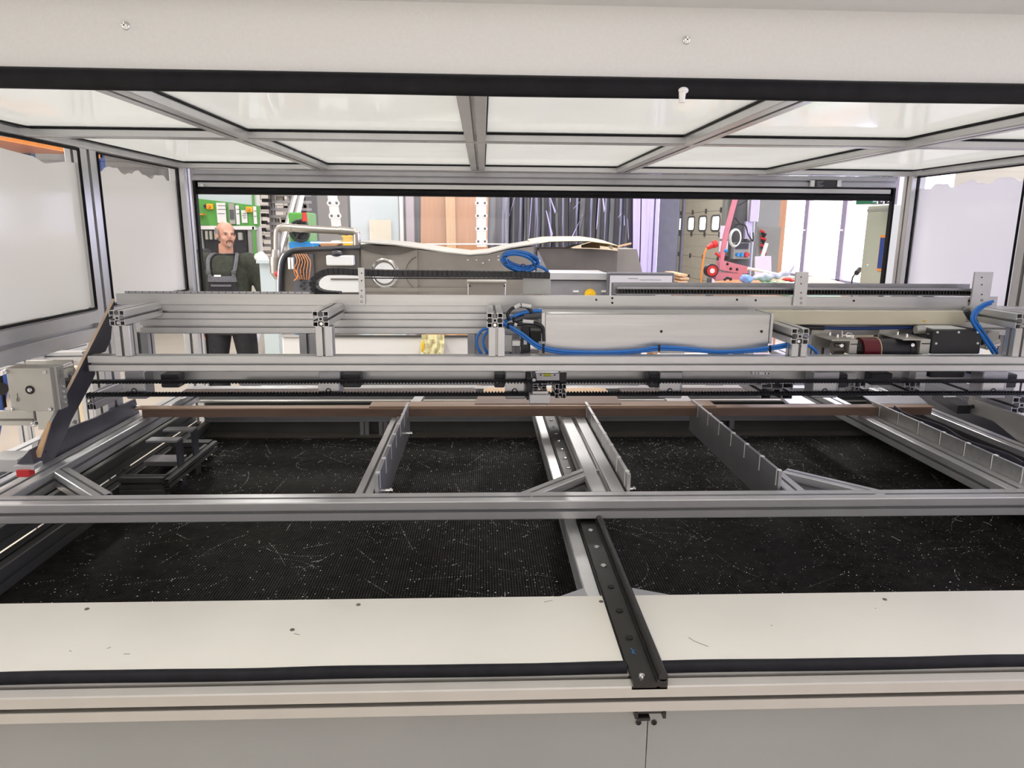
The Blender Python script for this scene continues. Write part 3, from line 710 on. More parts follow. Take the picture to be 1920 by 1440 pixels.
# square tube hangers with black clamp blocks
for (x0, x1, y1, bx0, bx1) in ((232, 275, 748, 300, 336), (597, 639, 746, 642, 676), (948, 986, 748, 927, 946), (1238, 1278, 747, 1218, 1236), (1527, 1570, 746, 1570, 1588), (1845, 1884, 747, 1885, 1905)):
    q = MB(); FB(q, x0, 697, x1, y1, 1.765, .05, .002); o = q.build('hanger_tube', 'alud', g)
    q = MB(); FB(q, x0 - 1, 716, x1 - 3, 734, 1.760, .005, .001); q.build('hanger_cover', 'alu', o)
    q = MB(); p = AY((x0 + x1) / 2 - 2, 733, 1.76); q.tube([p + V((.006 * math.cos(t), 0, .006 * math.sin(t))) for t in [k * math.pi / 5 for k in range(10)]], .0015, 5, True); q.build('bearing_ring', 'blackm', o)
    q = MB(); FB(q, bx0, 702, bx1, 727, 1.77, .04, .002); o = q.build('clamp_block', 'blackp', g)
    q = MB()
    for k in (.25, .7): p = AY(bx0 + (bx1 - bx0) * k, 715, 1.77); q.bolt(p, (0, -1, 0), .004)
    q.build('screw', 'alud', o)
# left diagonal plate
th = .005
A_, B_, C_ = AX(215, 562, -.872), AX(70, 868, -.975), AX(178, 700, -.892); N_ = V((B_.z - A_.z, 0, A_.x - B_.x)).normalized()
if N_.x < 0: N_ = -N_
def PL(x, y, off=0): r = ray(x, y); A2 = A_ + N_ * off; return EYE + r * ((A2 - EYE).dot(N_) / r.dot(N_))
q = MB(); q.prism([PL(x, y) for x, y in ((215, 561), (211, 600), (208, 636), (198, 659), (180, 666), (176, 680), (179, 700), (173, 715), (135, 786), (125, 811), (102, 859), (92, 868), (83, 871), (72, 864), (66, 850), (100, 786), (150, 690))], N_ * -th); dp = q.build('diagonal_plate', 'dark', g)
e0, e1, e2 = PL(215, 561, .0006), PL(130, 728, .0006), PL(66, 850, .0006)
q = MB(); q.prism([e0, e1, e1 - N_ * .0055, e0 - N_ * .0055], V((0, .001, -.0012))); q.build('tan_reflection_edge', 'wood', g)  # upper metal edge with its tan reflection painted on
q = MB(); q.prism([e1, e2, e2 - N_ * .006, e1 - N_ * .0055], V((0, .001, -.0012))); q.build('milled_edge', 'mill', g)
q = MB(); p = PL(86, 847, .0005); q.cyl(p, p - N_ * .0004, .0022, None, 8); q.build('hole', 'bedbase', g)
q = MB(); q.prism([AX(x, y, -.985) for x, y in ((112, 818), (130, 802), (180, 783), (254, 748), (262, 776), (92, 874), (84, 868))], (-.006, 0, 0)); q.build('side_guard', 'dark', g)
q = MB(); q.bolt(AX(253, 762, -.985), (1, -.6, 0), .006, .008); q.bolt(AX(140, 790, -1.0), (.6, -1, 0), .006, .008); q.build('screw', 'chrome', g)
# Y profiles seen end-on between the belts
for (x0, x1, y0, y1, ye) in ((160, 181, 738, 768, 2.1), (1428, 1485, 718, 748, 2.2), (1592, 1621, 716, 742, 2.3), (1697, 1723, 716, 742, 2.3), (1900, 1932, 745, 775, 2.2)):
    a, b = AY(x0, y0, 1.775), AY(x1, y1, 1.775); gb(((a.x + b.x) / 2, 1.775, (a.z + b.z) / 2), ((a.x + b.x) / 2, ye, (a.z + b.z) / 2), b.x - a.x, a.z - b.z, 'alud', 'end_on_profile', ends=True)
q = MB(); FB(q, 1412, 697, 1444, 703, 1.76, .02, .001); o = q.build('small_plate', 'alu', g)
q = MB()
for x in (1416, 1422, 1435, 1441): p = AY(x, 700, 1.7595); q.cyl(p, p + V((0, -.0006, 0)), .0018, None, 8)
q.build('hole', 'bedbase', o)
for (x0, y0, x1, y1) in ((1588, 700, 1602, 742), (1718, 697, 1733, 735)):
    q = MB(); FB(q, x0, y0, x1, y1, 1.79, .03, .001); q.build('guide_block', 'alu', g)
for (x0, y0, x1, y1) in ((1635, 700, 1672, 722), (1745, 697, 1808, 708), (1828, 697, 1842, 704)):
    q = MB(); FB(q, x0, y0, x1, y1, 1.80, .05, .002); q.build('dark_block', 'blackp', g)

# centre carriage with a spirit level
ct = thing('carriage', 'small grey tool carriage with a yellow spirit level at the centre', 'tool carriage', (.15, 1.76, 1.28))
q = MB(); FB(q, 1004, 699, 1049, 714, 1.715, .03, .0015); o = q.build('level_block', 'alud', ct)
q = MB(); a, b = AY(1019, 700, 1.714), AY(1033, 706, 1.714); q.cyl((a.x, 1.7165, (a.z + b.z) / 2), (b.x, 1.7165, (a.z + b.z) / 2), .0042, None, 12); q.build('level_vial', 'vial', o, True)
q = MB()
for x in (1014, 1040): p = AY(x, 703, 1.7148); q.cyl(p, p + V((0, -.0006, 0)), .002, None, 8)
q.build('hole', 'bedbase', o)
q = MB(); FB(q, 1050, 698, 1062, 716, 1.72, .03); q.build('wedge', 'blackm', ct)
q = MB(); p = AY(1001, 712, 1.70); q.cyl(p + V((0, .05, .012)), p, .007, None, 12); o = q.build('sensor_barrel', 'blackp', ct, True)
q = MB(); q.ball(p + V((0, -.003, 0)), .0045); q.build('sensor_lens', 'white', o, True)
q = MB(); FB(q, 988, 697, 1003, 750, 1.745, .03, .001); q.build('black_cheek', 'blackp', ct)
q = MB(); FB(q, 993, 740, 1032, 757, 1.712, .03, .0015); o = q.build('lower_jaw', 'alu', ct)
q = MB()
for x in (998, 1026): p = AY(x, 757, 1.72); q.cyl(p, p + V((0, 0, -.004)), .0025, None, 8)
q.build('screw', 'alud', o)
q = MB(); FB(q, 999, 734, 1027, 738, 1.714, .02)
for k in range(8): FB(q, 999.5 + k * 3.5, 738, 1001 + k * 3.5, 739.4, 1.714, .02)
q.build('toothed_clamp', 'alu', ct)
q = MB(); a, b = AY(1000, 720, 1.722), AY(1025, 734, 1.722)
q.prof(((a.x + b.x) / 2, 1.722, (a.z + b.z) / 2), ((a.x + b.x) / 2, 1.80, (a.z + b.z) / 2), b.x - a.x, a.z - b.z, ends=True); q.build('open_profile', 'alud', ct)
q = MB(); a, b = AY(1041, 720, 1.73), AY(1061, 747, 1.73)
q.prof(((a.x + b.x) / 2, 1.73, (a.z + b.z) / 2), ((a.x + b.x) / 2, 1.82, (a.z + b.z) / 2), b.x - a.x, a.z - b.z, ends=True); q.build('open_profile', 'alud', ct)

# ================================================================== DRIVE UNITS ON THE GANTRY
t = thing('actuator_housing', 'long box shaped aluminium actuator lying on the gantry right of centre', 'actuator', (.43, 1.75, 1.43))
a, b = AY(1022, 588, 1.70), AY(1440, 655, 1.70)
q = MB(); q.bev(a.x, b.x, 1.70, 1.80, 1.4295 + .006, a.z, .002); o = q.build('housing', 'alux', t)
q = MB()
for zz in (.34, .60): q.bb(a.x, b.x, 1.6992, 1.70, a.z - (a.z - 1.4355) * zz - .0006, a.z - (a.z - 1.4355) * zz + .0006)
q.bb(a.x, b.x, 1.6988, 1.70, a.z - .012, a.z - .0105); q.bb(a.x, b.x, 1.698, 1.70, 1.4295, 1.4315 + .014)
q.build('housing_rib', 'alu', o)
q = MB(); q.bb(a.x - .008, a.x, 1.697, 1.803, 1.452, a.z + .002); q.bb(b.x, b.x + .006, 1.697, 1.803, 1.452, a.z + .002); q.build('end_plate', 'alu', t)
q = MB()
for x in (1240, 1428): p = AY(x, 621.5, 1.6992); q.cyl(p, p + V((0, -.0015, 0)), .0035, .003, 12)
q.build('screw', 'blackm', o)
q = MB(); q.bb(AY(1238, 660, 1.69).x, AY(1282, 660, 1.69).x, 1.685, 1.70, 1.4295, 1.4335); q.build('foot_shim', 'white', t)
t = thing('cable_duct', 'long cream lacquered rectangular duct on the rear beam at right', 'cable duct', (.9, 1.80, 1.5))
a, b = AY(1440, 588, 1.79), AY(1811, 600, 1.79); q = MB(); q.bev(a.x - .01, b.x, 1.79, 1.833, 1.487, 1.5225, .0015); q.build('duct_body', 'cream', t)
q = MB(); q.bb(b.x, b.x + .0015, 1.791, 1.832, 1.488, 1.5215); q.build('duct_end_cap', 'cream', t)
q = MB(); FB(q, 1730, 601, 1736, 603, 1.789, .003); q.build('pull_tab', 'yellow', t)
# connector cluster between centre post and housing
t = thing('motor_connectors', 'cluster of black motor plugs and cables left of the aluminium actuator', 'electric motor', (.09, 1.72, 1.43))
q = MB(); FB(q, 977, 612, 993, 662, 1.712, .06, .002); o = q.build('valve_body', 'blackp', t)
q = MB(); FB(q, 982, 637, 988, 646, 1.711, .002); q.build('white_label', 'paper', o)
q = MB(); FB(q, 993, 640, 1010, 663, 1.715, .04, .002); q.build('steel_fitting', 'chrome', t)
q = MB(); FB(q, 960, 638, 977, 650, 1.72, .02, .002); q.build('piston_rod', 'alu', t)
q = MB(); FB(q, 943, 630, 960, 660, 1.73, .02, .001); q.build('grey_box', 'galv', t)
q = MB(); FB(q, 993, 614, 1016, 640, 1.73, .05, .002); q.build('motor_block', 'blackm', t)
q = MB(); a = AY(985, 592, 1.70); b = AY(1014, 590, 1.70); q.cyl(a, b, .009, .010, 14); q.build('plug', 'greyd', t, True)
q = MB(); a = AY(994, 617, 1.70); b = AY(1015, 618, 1.70); q.cyl(a, b, .008, None, 14); q.build('plug', 'darkf', t, True)
q = MB(); a = AY(962, 602, 1.695); b = AY(984, 594, 1.70); q.cyl(a, b, .006, .008, 12); q.build('plug', 'dark', t, True)
def hose(mbname, label, pts, r, m, d=None, cat='hose', group=None, parent=None):
    q = MB(); P3 = [p if isinstance(p, V) else AY(p[0], p[1], p[2] if len(p) > 2 else d) for p in pts]
    q.tube(smooth_path(P3, 8), r, 10); o = q.build(mbname, m, parent, True)
    if parent is None: tag(o, label, cat, group)
    return o
hose('black_cable', None, [(955, 600), (952, 590), (958, 580), (972, 574), (988, 576), (998, 586)], .0042, 'blackp', 1.69, parent=t)
hose('black_cable', None, [(955, 608), (975, 608), (995, 606), (1010, 609), (1018, 616), (1020, 640)], .0045, 'blackp', 1.69, parent=t)
for x0, y0, x1, y1 in ((965, 577, 976, 571), (978, 572, 996, 575), (980, 602, 1000, 604), (964, 608, 969, 610)):
    q = MB(); q.cyl(AY(x0, y0, 1.688), AY(x1, y1, 1.688), .0048, None, 10); q.build('cable_label', 'white', t, True)
hose('air_hose', 'blue air hose looping from the centre stub up to the actuator top', [(946, 603), (955, 598), (975, 588), (1000, 583), (1016, 583)], .0045, 'blue', 1.695, group=None)
hose('air_hose', 'upper blue air hose sagging along the front of the aluminium actuator', [(943, 606), (955, 611), (980, 626), (1010, 647), (1050, 657), (1120, 660), (1190, 657), (1236, 650.5), (1290, 653), (1350, 658.5), (1420, 654), (1475, 645)], .0036, 'blue', 1.675)
hose('air_hose', 'lower blue air hose sagging along the front of the aluminium actuator', [(943, 608), (955, 614), (980, 631), (1010, 652), (1050, 661), (1120, 663.5), (1190, 660), (1236, 655), (1290, 656.5), (1350, 661), (1420, 658), (1475, 650)], .0036, 'blue', 1.678)
hose('air_hose', 'outer blue air hose loop hanging left of the centre post', [(918, 614), (903, 620), (894, 635), (896, 652), (903, 664)], .0035, 'blue', 1.70)
hose('air_hose', 'inner blue air hose loop hanging left of the centre post', [(918, 618), (909, 628), (906, 642), (910, 655), (916, 664)], .0035, 'blue', 1.695)
hose('air_hose', 'blue air hose leaving the low stub profile towards the red actuator', [(1512, 647), (1520, 650), (1528, 657), (1532, 663)], .004, 'blue', 1.70)
q = MB()
for x, y0, y1 in ((953, 606, 616), (1019, 645, 662), (1236, 647, 658), (1444, 648, 660), (963, 595, 603)):
    q.cyl(AY(x, y0, 1.672), AY(x, y1, 1.676), .003, None, 8)
tag(q.build('cable_ties', 'blackp'), 'black cable ties around the sagging blue hoses', 'cable tie'); 
hose('dark_hose', 'dark blue hose running level above the red and black actuator', [(1545, 615), (1600, 616), (1660, 615), (1715, 614)], .004, 'blued', 1.80)
q = MB(); q.cyl(AY(1497, 614, 1.80), AY(1545, 615, 1.80), .006, None, 10); tag(q.build('cable_sleeve', 'blackp', None, True), 'short black sleeve at the left end of the dark blue hose', 'cable sleeve')
# red and black actuator with its two clamps and black gearbox
t = thing('screw_actuator', 'black and dark red cylindrical actuator between two grey clamps', 'actuator', (.95, 1.72, 1.43))
def ZC(y, d=1.72): return AY(1640, y, d).z
zc = ZC(658); ya = 1.74
q = MB(); a, b = AY(1614, 650, 1.73).x, AY(1646, 650, 1.73).x; q.cyl((a, ya, zc), (b, ya, zc), .031, None, 28); q.build('red_ring', 'maroon', t, True)
q = MB(); c = AY(1700, 650, 1.73).x; q.cyl((b, ya, zc), (c, ya, zc), .029, None, 28); q.cyl((c, ya, zc), (c + .03, ya, zc), .031, None, 28); q.build('motor_barrel', 'blackp', t, True)
q = MB(); q.tube([(b - .001, ya + .0315 * math.cos(tt), zc + .0315 * math.sin(tt)) for tt in [k * math.pi / 12 for k in range(24)]], .0012, 5, True); q.build('brass_edge', 'card', t)
q = MB(); q.cyl((a - .014, ya, zc), (a, ya, zc), .024, None, 24); q.build('coupling', 'blackm', t, True)
q = MB(); FB(q, 1567, 645, 1583, 664, 1.72, .02); q.cyl(AY(1560, 655, 1.73), AY(1578, 655, 1.73), .013, None, 16); q.build('shaft_bearing', 'steeld', t, True)
for (x0, x1, y0, yb) in ((1594, 1606, 637, 664), (1727, 1742, 636, 664)):
    q = MB(); p, r2 = AY(x0, y0, 1.70), AY(x1, yb, 1.70); q.bev(p.x, r2.x, 1.70, 1.80, r2.z, p.z, .001); o = q.build('clamp_plate', 'mill', t)
    q = MB(); q.bb(p.x + .003, r2.x + .003, 1.698, 1.70, p.z - .012, p.z - .010); q.build('clamp_slot', 'bedbase', o)
    q = MB(); q.bb(p.x - .05, p.x, 1.80, 1.806, r2.z, p.z + .012); q.bb(p.x - .045, p.x, 1.70, 1.80, p.z - .003, p.z); q.build('clamp_side', 'mill', o)
    q = MB()
    for dy in (.02, .06): q.bolt((p.x - .012, 1.72 + dy, p.z), (0, 0, 1), .0045, .007)
    q.bolt((p.x - .02, 1.702, p.z - .014), (-.2, -1, 0), .005, .006); q.build('screw', 'chrome', o)
q = MB(); q.tube([AY(x, y, 1.74) for x, y in ((1585, 629), (1589, 624), (1597, 625), (1598, 632), (1586, 632))], .0012, 6, True); q.cyl(AY(1579, 633, 1.72), AY(1579, 620, 1.72), .0015); q.build('wire_loop', 'chrome', t)
t = thing('gearbox', 'black rectangular gearbox with six pale screws below the cream duct', 'gearbox', (1.14, 1.74, 1.43))
a, b = AY(1751, 619, 1.70), AY(1837, 664, 1.70)
q = MB(); q.bev(a.x, b.x, 1.70, 1.79, b.z, a.z, .002); o = q.build('box_body', 'blackp', t)
q = MB()
for x, y in ((1757.5, 623), (1797.5, 623), (1837, 623), (1755, 644), (1834, 643.5)): q.bolt(AY(min(x, 1833), y, 1.70), (0, -1, 0), .003, .002)
q.build('screw', 'white', o)
q = MB(); q.bb(a.x + .01, b.x - .03, 1.72, 1.785, a.z, a.z + .001); q.build('top_label', 'paper', o)
q = MB()
for k in range(3): q.obox(V((a.x - .001, 1.72 + k * .016, a.z - .012)), (.0003, 0, 0), (0, .0055, 0), (0, 0, .002)); q.obox(V((a.x - .001, 1.73 + k * .01, a.z - .020)), (.0003, 0, 0), (0, .003, 0), (0, 0, .0008))
q.build('side_print', 'alud', o)
q = MB(); q.cyl((a.x - .022, 1.74, a.z - .005), (a.x, 1.74, a.z - .005), .010, None, 14); q.build('brass_fitting', 'mill', t, True)
hose('air_hose', 'left blue hose curling over the right end of the flat plate', [(1862, 565), (1845, 570), (1828, 582), (1822, 597), (1829, 612), (1845, 635), (1862, 662)], .0038, 'blue', 1.70)
hose('air_hose', 'right blue hose descending behind the black gearbox', [(1858, 569), (1843, 576), (1831, 588), (1828, 600), (1838, 614), (1853, 636), (1870, 662)], .0038, 'blue', 1.71)
hose('black_cable', 'thick black cable bundle beside the end of the cream duct', [(1812, 582), (1818, 592), (1826, 602), (1836, 622), (1842, 645)], .008, 'blackp', 1.74, cat='cable')
q = MB(); q.cyl(AY(1848, 648, 1.77), AY(1870, 640, 1.77), .012, None, 14); q.bev(AY(1850, 632, 1.76).x, AY(1874, 632, 1.76).x, 1.76, 1.80, AY(1850, 655, 1.76).z, AY(1850, 622, 1.76).z, .002)
tag(q.build('valve_block', 'mill', None, True), 'grey valve block behind the blue hoses at the right end of the gantry', 'valve')
# cable chain on the left: lower run, bend, upper run
t = thing('cable_chain', 'black segmented cable chain bent back on itself above the left plate', 'cable chain', (-.1, 1.95, 1.56))
pts = []
top = smooth_path([AY(x, y, 1.93) for x, y in ((1030, 516), (960, 514.5), (880, 513.5), (800, 513), (720, 512), (660, 509.5), (630, 508))], 10)
arc = smooth_path([AY(x, y, 1.93) for x, y in ((630, 508), (612, 510), (596, 518), (588, 530), (591, 542), (604, 550), (640, 553))], 8)
path = top + arc[1:]
q = MB(); L = 0; seg = .013
acc = [path[0]]; i = 0; cur = path[0].copy()
for p in path[1:]:
    while (p - cur).length > seg: cur = cur + (p - cur).normalized() * seg; acc.append(cur.copy())
for k in range(len(acc) - 1):
    d = (acc[k + 1] - acc[k]).normalized(); c = (acc[k] + acc[k + 1]) / 2; nrm = V((0, 1, 0)).cross(d)
    q = MB(); q.obox(c, d * .0058, (0, .020, 0), nrm * .0085); q.obox(c, d * .0068, (0, .018, 0), nrm * .0065); q.build('chain_link', 'blackp', t)
q = MB(); FB(q, 982, 520, 1032, 552, 1.95, .03, .001); q.build('chain_anchor', 'galv', t)
q = MB(); zt = AY(800, 520, 1.94).z; q.bb(AY(680, 520, 1.93).x, AY(980, 520, 1.93).x, 1.915, 1.95, zt - .003, zt - .0015); q.build('chain_tray', 'blackm', t)
# coil of blue hose on the chain
t = thing('hose_coil', 'tied coil of bright blue air hose lying on the black chain', 'hose', AY(975, 505, 1.93))
for k in range(7):
    q = MB(); cx, cy = 974 + random.uniform(-3, 3), 489 + random.uniform(-3, 3); rx, ry = 31 + random.uniform(-4, 3), 15 + random.uniform(-3, 2); ph = random.random()
    q.tube([AY(cx + rx * math.cos(a) + ry * .3 * math.sin(a), cy + ry * math.sin(a) + 3 * math.cos(a), 1.92 + .012 * math.sin(a + k) + k * .003) for a in [2 * math.pi * j / 32 for j in range(32)]], .0042, 8, True)
    q.build('hose_loop', 'blue', t, True)
hose('hose_tail', None, [(1005, 498), (1018, 502), (1028, 510)], .0042, 'blue', 1.92, parent=t)
q = MB()
for x, y in ((947, 487), (1003, 492), (981, 502)): q.tube([AY(x + 5 * math.cos(a), y + 7 * math.sin(a), 1.915 + .012 * math.cos(a * 2)) for a in [k * math.pi / 6 for k in range(12)]], .0012, 5, True)
q.build('cable_tie', 'blackp', t)

# ================================================================== LEFT DRIVE UNIT
t = thing('bearing_unit', 'square milled bearing plate with a central bolt at the left side', 'bearing unit', (-.99, 1.6, 1.2))
q = MB(); a, b = AY(10, 690, 1.55), AY(103, 771, 1.55)
q.bev(a.x, b.x, 1.55, 1.562, b.z, a.z, .001); pl = q.build('front_plate', 'mill', t)
q = MB()
for x, y in ((13, 697), (86, 697), (24, 766), (96, 766)): q.bolt(AY(x, y, 1.55), (0, -1, 0), .0045, .006)
q.build('screw', 'chrome', pl)
q = MB(); p = AY(56.5, 731, 1.55); q.cyl(p + V((0, .001, 0)), p + V((0, -.0015, 0)), .0095, None, 20); q.build('bearing_seat', 'blackm', pl)
q = MB(); q.cyl(p + V((0, 0, 0)), p + V((0, -.003, 0)), .0065, .005, 6); q.bolt(p + V((0, -.002, 0)), (0, -1, 0), .0035, .003); q.build('centre_bolt', 'chrome', pl)
q = MB()  # pencilled figures on the plate: a small b and a stroke
q.tube([AY(x, y, 1.549) for x, y in ((32, 737), (32.5, 745), (32, 753))], .0005, 4); q.tube([AY(33.5 + 2.4 * math.cos(a2), 749.5 + 3.4 * math.sin(a2), 1.549) for a2 in [k * .8 for k in range(8)]], .0005, 4, True); q.tube([AY(x, y, 1.549) for x, y in ((17, 740), (18, 748))], .0005, 4)
q.build('pencil_mark', 'steeld', pl)
q = MB(); q.bev(b.x - .002, b.x + .006, 1.562, 1.592, b.z, a.z, .001); q.bb(a.x, b.x, 1.562, 1.592, a.z - .006, a.z); q.build('side_plate', 'mill', t)
q = MB()
for k in range(4): q.bolt((b.x + .006, 1.578, b.z + .014 + k * .012), (1, -.5, 0), .004, .003); q.bolt((b.x + .006, 1.578, a.z - .01 - (k % 2) * .012), (1, -.5, 0), .003, .003)
q.build('screw', 'chrome', t)
q = MB(); FB(q, 48, 676, 137, 703, 1.70, .01, .001); FB(q, 104, 690, 140, 706, 1.69, .008, .001); q.build('rear_plate', 'mill', t)
q = MB(); q.cyl(AY(98, 694, 1.58), AY(132, 683, 1.68), .006, None, 12); q.cyl(AY(0, 700, 1.58), AY(8, 697, 1.6), .006, None, 12); q.build('spacer_rod', 'chrome', t, True)
q = MB(); p = AY(129, 704, 1.685); q.cyl(p, p + V((0, -.004, 0)), .008, None, 16); q.bolt(p + V((0, -.004, 0)), (0, -1, 0), .005); q.build('bolt', 'alud', t, True)
q = MB(); FB(q, 104, 713, 140, 735, 1.64, .03, .002); q.build('belt_guard', 'blackp', t)
q = MB(); q.cyl(AY(2, 729, 1.60), AY(2, 729, 1.56), .014, None, 20); FB(q, -4, 700, 8, 765, 1.60, .01); q.build('pulley', 'blackm', t, True)
t = thing('lower_side_plate', 'broad pale milled plate below the square bearing plate at left', 'machine plate', (-.99, 1.6, 1.1))
q = MB(); FB(q, 62, 735, 150, 806, 1.78, .008, .001); q.build('back_plate', 'mill', t)
q = MB(); FB(q, -40, 771, 66, 798, 1.58, .01, .001); q.build('plate', 'mill', t)
q = MB(); FB(q, -40, 786, 62, 789, 1.578, .002); q.build('slot', 'steeld', t)
q = MB(); q.bolt(AY(66, 794, 1.58), (0, -1, 0), .007, .009); q.build('bolt', 'chrome', t)
t = thing('ball_rail', 'pale ribbed side rail running back at the far left, below the milled plates', 'rail', (-1.08, 1.5, 1.15))
q = MB(); q.prof((-1.09, 1.0, 1.19), (-1.09, 1.80, 1.19), .05, .03); q.build('rail_profile', 'alu', t)
q = MB(); q.prof((-1.035, 1.0, 1.165), (-1.035, 1.80, 1.165), .045, .05); q.build('rail_bed', 'alud', t)
q = MB(); y = 1.2
while y < 1.8: q.bb(-1.060, -1.045, y, y + .004, 1.192, 1.197); y += .008
q.build('rack_teeth', 'alud', t, kind='stuff')
t = thing('end_stop', 'grey wedge shaped end stop with a small red block at the left edge', 'end stop', (-.96, 1.36, 1.16))
q = MB(); fpoly(q, [(31, 870), (56, 843), (64, 872)], 1.385, .03); q.build('wedge', 'dark', t)
q = MB(); FB(q, 26, 873, 64, 882, 1.375, .03, .001); q.build('base_block', 'alu', t)
q = MB(); FB(q, 29, 882, 55, 895, 1.37, .02, .001); q.build('red_block', 'red', t)
q = MB(); FB(q, -30, 862, 36, 885, 1.40, .06, .001); q.build('side_profile', 'alu', t)
t = thing('wood_wedge', 'pale sawn timber wedge pinched behind the foot of the diagonal plate', 'timber', (-.93, 1.4, 1.2))
q = MB(); fpoly(q, [(63, 858), (75, 858), (94, 796), (90, 790)], 1.40, .004); q.build('timber', 'wood3', t)
q = MB(); fpoly(q, [(59, 876), (63, 878), (72, 826), (60, 832)], 1.425, .02); q.build('metal_shim', 'alu', t)

# ================================================================== RIGHT SIDE UNIT
t = thing('side_carriage', 'grey flat carriage plate with one black bolt at the right edge', 'machine plate', (1.38, 1.6, 1.2))
q = MB(); X = 1.372
q.prism([AX(x, y, X) for x, y in ((1812, 772), (1816, 748), (1820, 740), (1826, 750), (1950, 790), (1950, 860), (1862, 789))], (.007, 0, 0)); q.build('carriage_plate', 'mill', t)
q = MB(); p = AX(1824, 762, X); q.bolt(p, (-1, -.6, 0), .006, .008); q.build('bolt', 'blackm', t)
t = thing('right_rail', 'pair of long pale profiles running back along the right edge of the bed', 'rail', (1.33, 1.6, 1.1))
q = MB(); q.prof((1.345, 1.0, 1.182), (1.345, 2.33, 1.182), .045, .036); q.build('rail_profile', 'alu', t)
q = MB(); q.bb(1.318, 1.322, 1.0, 2.33, 1.10, 1.186); q.build('rail_web', 'darkf', t)
q = MB(); q.prof((1.30, 1.0, 1.08), (1.30, 2.33, 1.08), .03, .03); q.build('lower_profile', 'darkf', t)
t = thing('linear_motor', 'black motor block with pale bands between the right belts', 'electric motor', (1.33, 2.0, 1.2))
q = MB(); a = AZ(1760, 741, 1.235); b = AZ(1808, 768, 1.235); q.obox((a + b) / 2, (b - a) / 2, (.020, .0, 0), (0, 0, .012)); q.build('motor_body', 'blackp', t)
q = MB()
for k in (.28, .62): c = a + (b - a) * (k - .18) + V((0, 0, .013)); q.obox(c, (b - a) * .035, (.018, 0, 0), (0, 0, .002))
q.build('pale_band', 'white', t)
q = MB(); zslab(q, [(1640, 757), (1740, 757), (1722, 742), (1618, 742)], 1.215, .003); tag(q.build('cover_sheet', 'alud'), 'flat grey cover sheet behind the right end of the brown strip', 'sheet')
q = MB(); zslab(q, [(1480, 757), (1530, 757), (1500, 741), (1462, 741)], 1.21, .01); tag(q.build('cross_bar', 'alu'), 'short grey cross bar behind the brown strip below the double profile', 'bar')
q = MB(); zslab(q, [(1255, 755), (1300, 755), (1288, 741), (1240, 741)], 1.222, .004); tag(q.build('cross_bar', 'alu'), 'short pale cross bar behind the brown strip right of the flat board', 'bar')
q = MB(); zslab(q, [(768, 755), (787, 755), (798, 738), (782, 738)], 1.222, .01); tag(q.build('cross_bar', 'alu'), 'short pale cross bar behind the brown strip left of the flat board', 'bar')
# dark wavy sheet behind the right comb
t = thing('wavy_guard', 'thin bent dark guard strip behind the rightmost comb', 'guard strip', (1.17, 1.7, 1.2))
q = MB(); ys = [1.42 + k * .03 for k in range(18)]
vs = [(1.165 + .01 * math.sin(k * .8), y, z) for z in (1.17, 1.238) for k, y in enumerate(ys)]; n = len(ys)
vs += [(x + .002, y, z) for x, y, z in vs]
q.add(vs, [(k, k + 1, k + 1 + n, k + n) for k in range(n - 1)] + [(2 * n + k + 1, 2 * n + k, 2 * n + k + n, 2 * n + k + 1 + n) for k in range(n - 1)] + [(n + k, n + k + 1, 3 * n + k + 1, 3 * n + k) for k in range(n - 1)]); q.build('guard', 'dark', t, True)
#BACKGROUND
# ================================================================== BEHIND THE MACHINE
# ---- worker
man = thing('person', 'bald worker in olive sweater and dark bib overalls looking aside', 'person', (-2.27, 6.5, 0))
mx, my = -2.27, 6.5
def remesh(q, name, m, vox=.012, sm=2, parent=man):
    o = q.build(name, m, parent); md = o.modifiers.new('r', 'REMESH'); md.mode = 'VOXEL'; md.voxel_size = vox
    s2 = o.modifiers.new('s', 'SMOOTH'); s2.iterations = sm; s2.factor = .6
    bpy.context.view_layer.update(); dg = bpy.context.evaluated_depsgraph_get()
    me = bpy.data.meshes.new_from_object(o.evaluated_get(dg)); o.modifiers.clear(); o.data = me
    me.polygons.foreach_set('use_smooth', [True] * len(me.polygons))
    return o
def limb(q, pts, rs): q.tube(smooth_path(pts, 4), [r for i in range(len(rs) - 1) for r in [rs[i] + (rs[i + 1] - rs[i]) * k / 4 for k in range(4)]] + [rs[-1]], 14)
# joints (world); the body faces the camera, the head is turned to the right of the picture
RS, RE, RW = V((mx - .215, my, 1.41)), V((mx - .255, my + .03, 1.13)), V((mx - .235, my - .06, .88))
LS, LE, LW = V((mx + .215, my, 1.41)), V((mx + .305, my + .02, 1.16)), V((mx + .385, my - .10, .95))
def body(q, g=0.):
    q.ell([(mx, my, .86, .165 + g, .115 + g), (mx, my, .96, .18 + g, .125 + g), (mx, my - .01, 1.08, .18 + g, .135 + g), (mx, my, 1.22, .185 + g, .13 + g), (mx, my, 1.34, .195 + g, .12 + g), (mx, my, 1.42, .17 + g, .095 + g), (mx, my, 1.47, .09 + g, .07 + g)], 24)
    for S, E_, W_ in ((RS, RE, RW), (LS, LE, LW)): limb(q, [V((mx + (S.x - mx) * .6, my, 1.40)), S, E_, W_], [.07 + g, .066 + g, .048 + g, .034 + g])
q = MB(); body(q)
for s_ in (-1, 1): limb(q, [V((mx + s_ * .10, my, .90)), V((mx + s_ * .125, my - .01, .50)), V((mx + s_ * .14, my + .03, .09))], [.095, .062, .042]); q.ell([(mx + s_ * .145, my - .04, .02, .045, .12), (mx + s_ * .145, my - .04, .08, .045, .11)], 14)
q.cyl((mx, my, 1.43), (mx + .01, my - .02, 1.58), .062, .060, 18)
HC = V((mx + .02, my - .03, 1.655)); turn = R(38)      # head turned
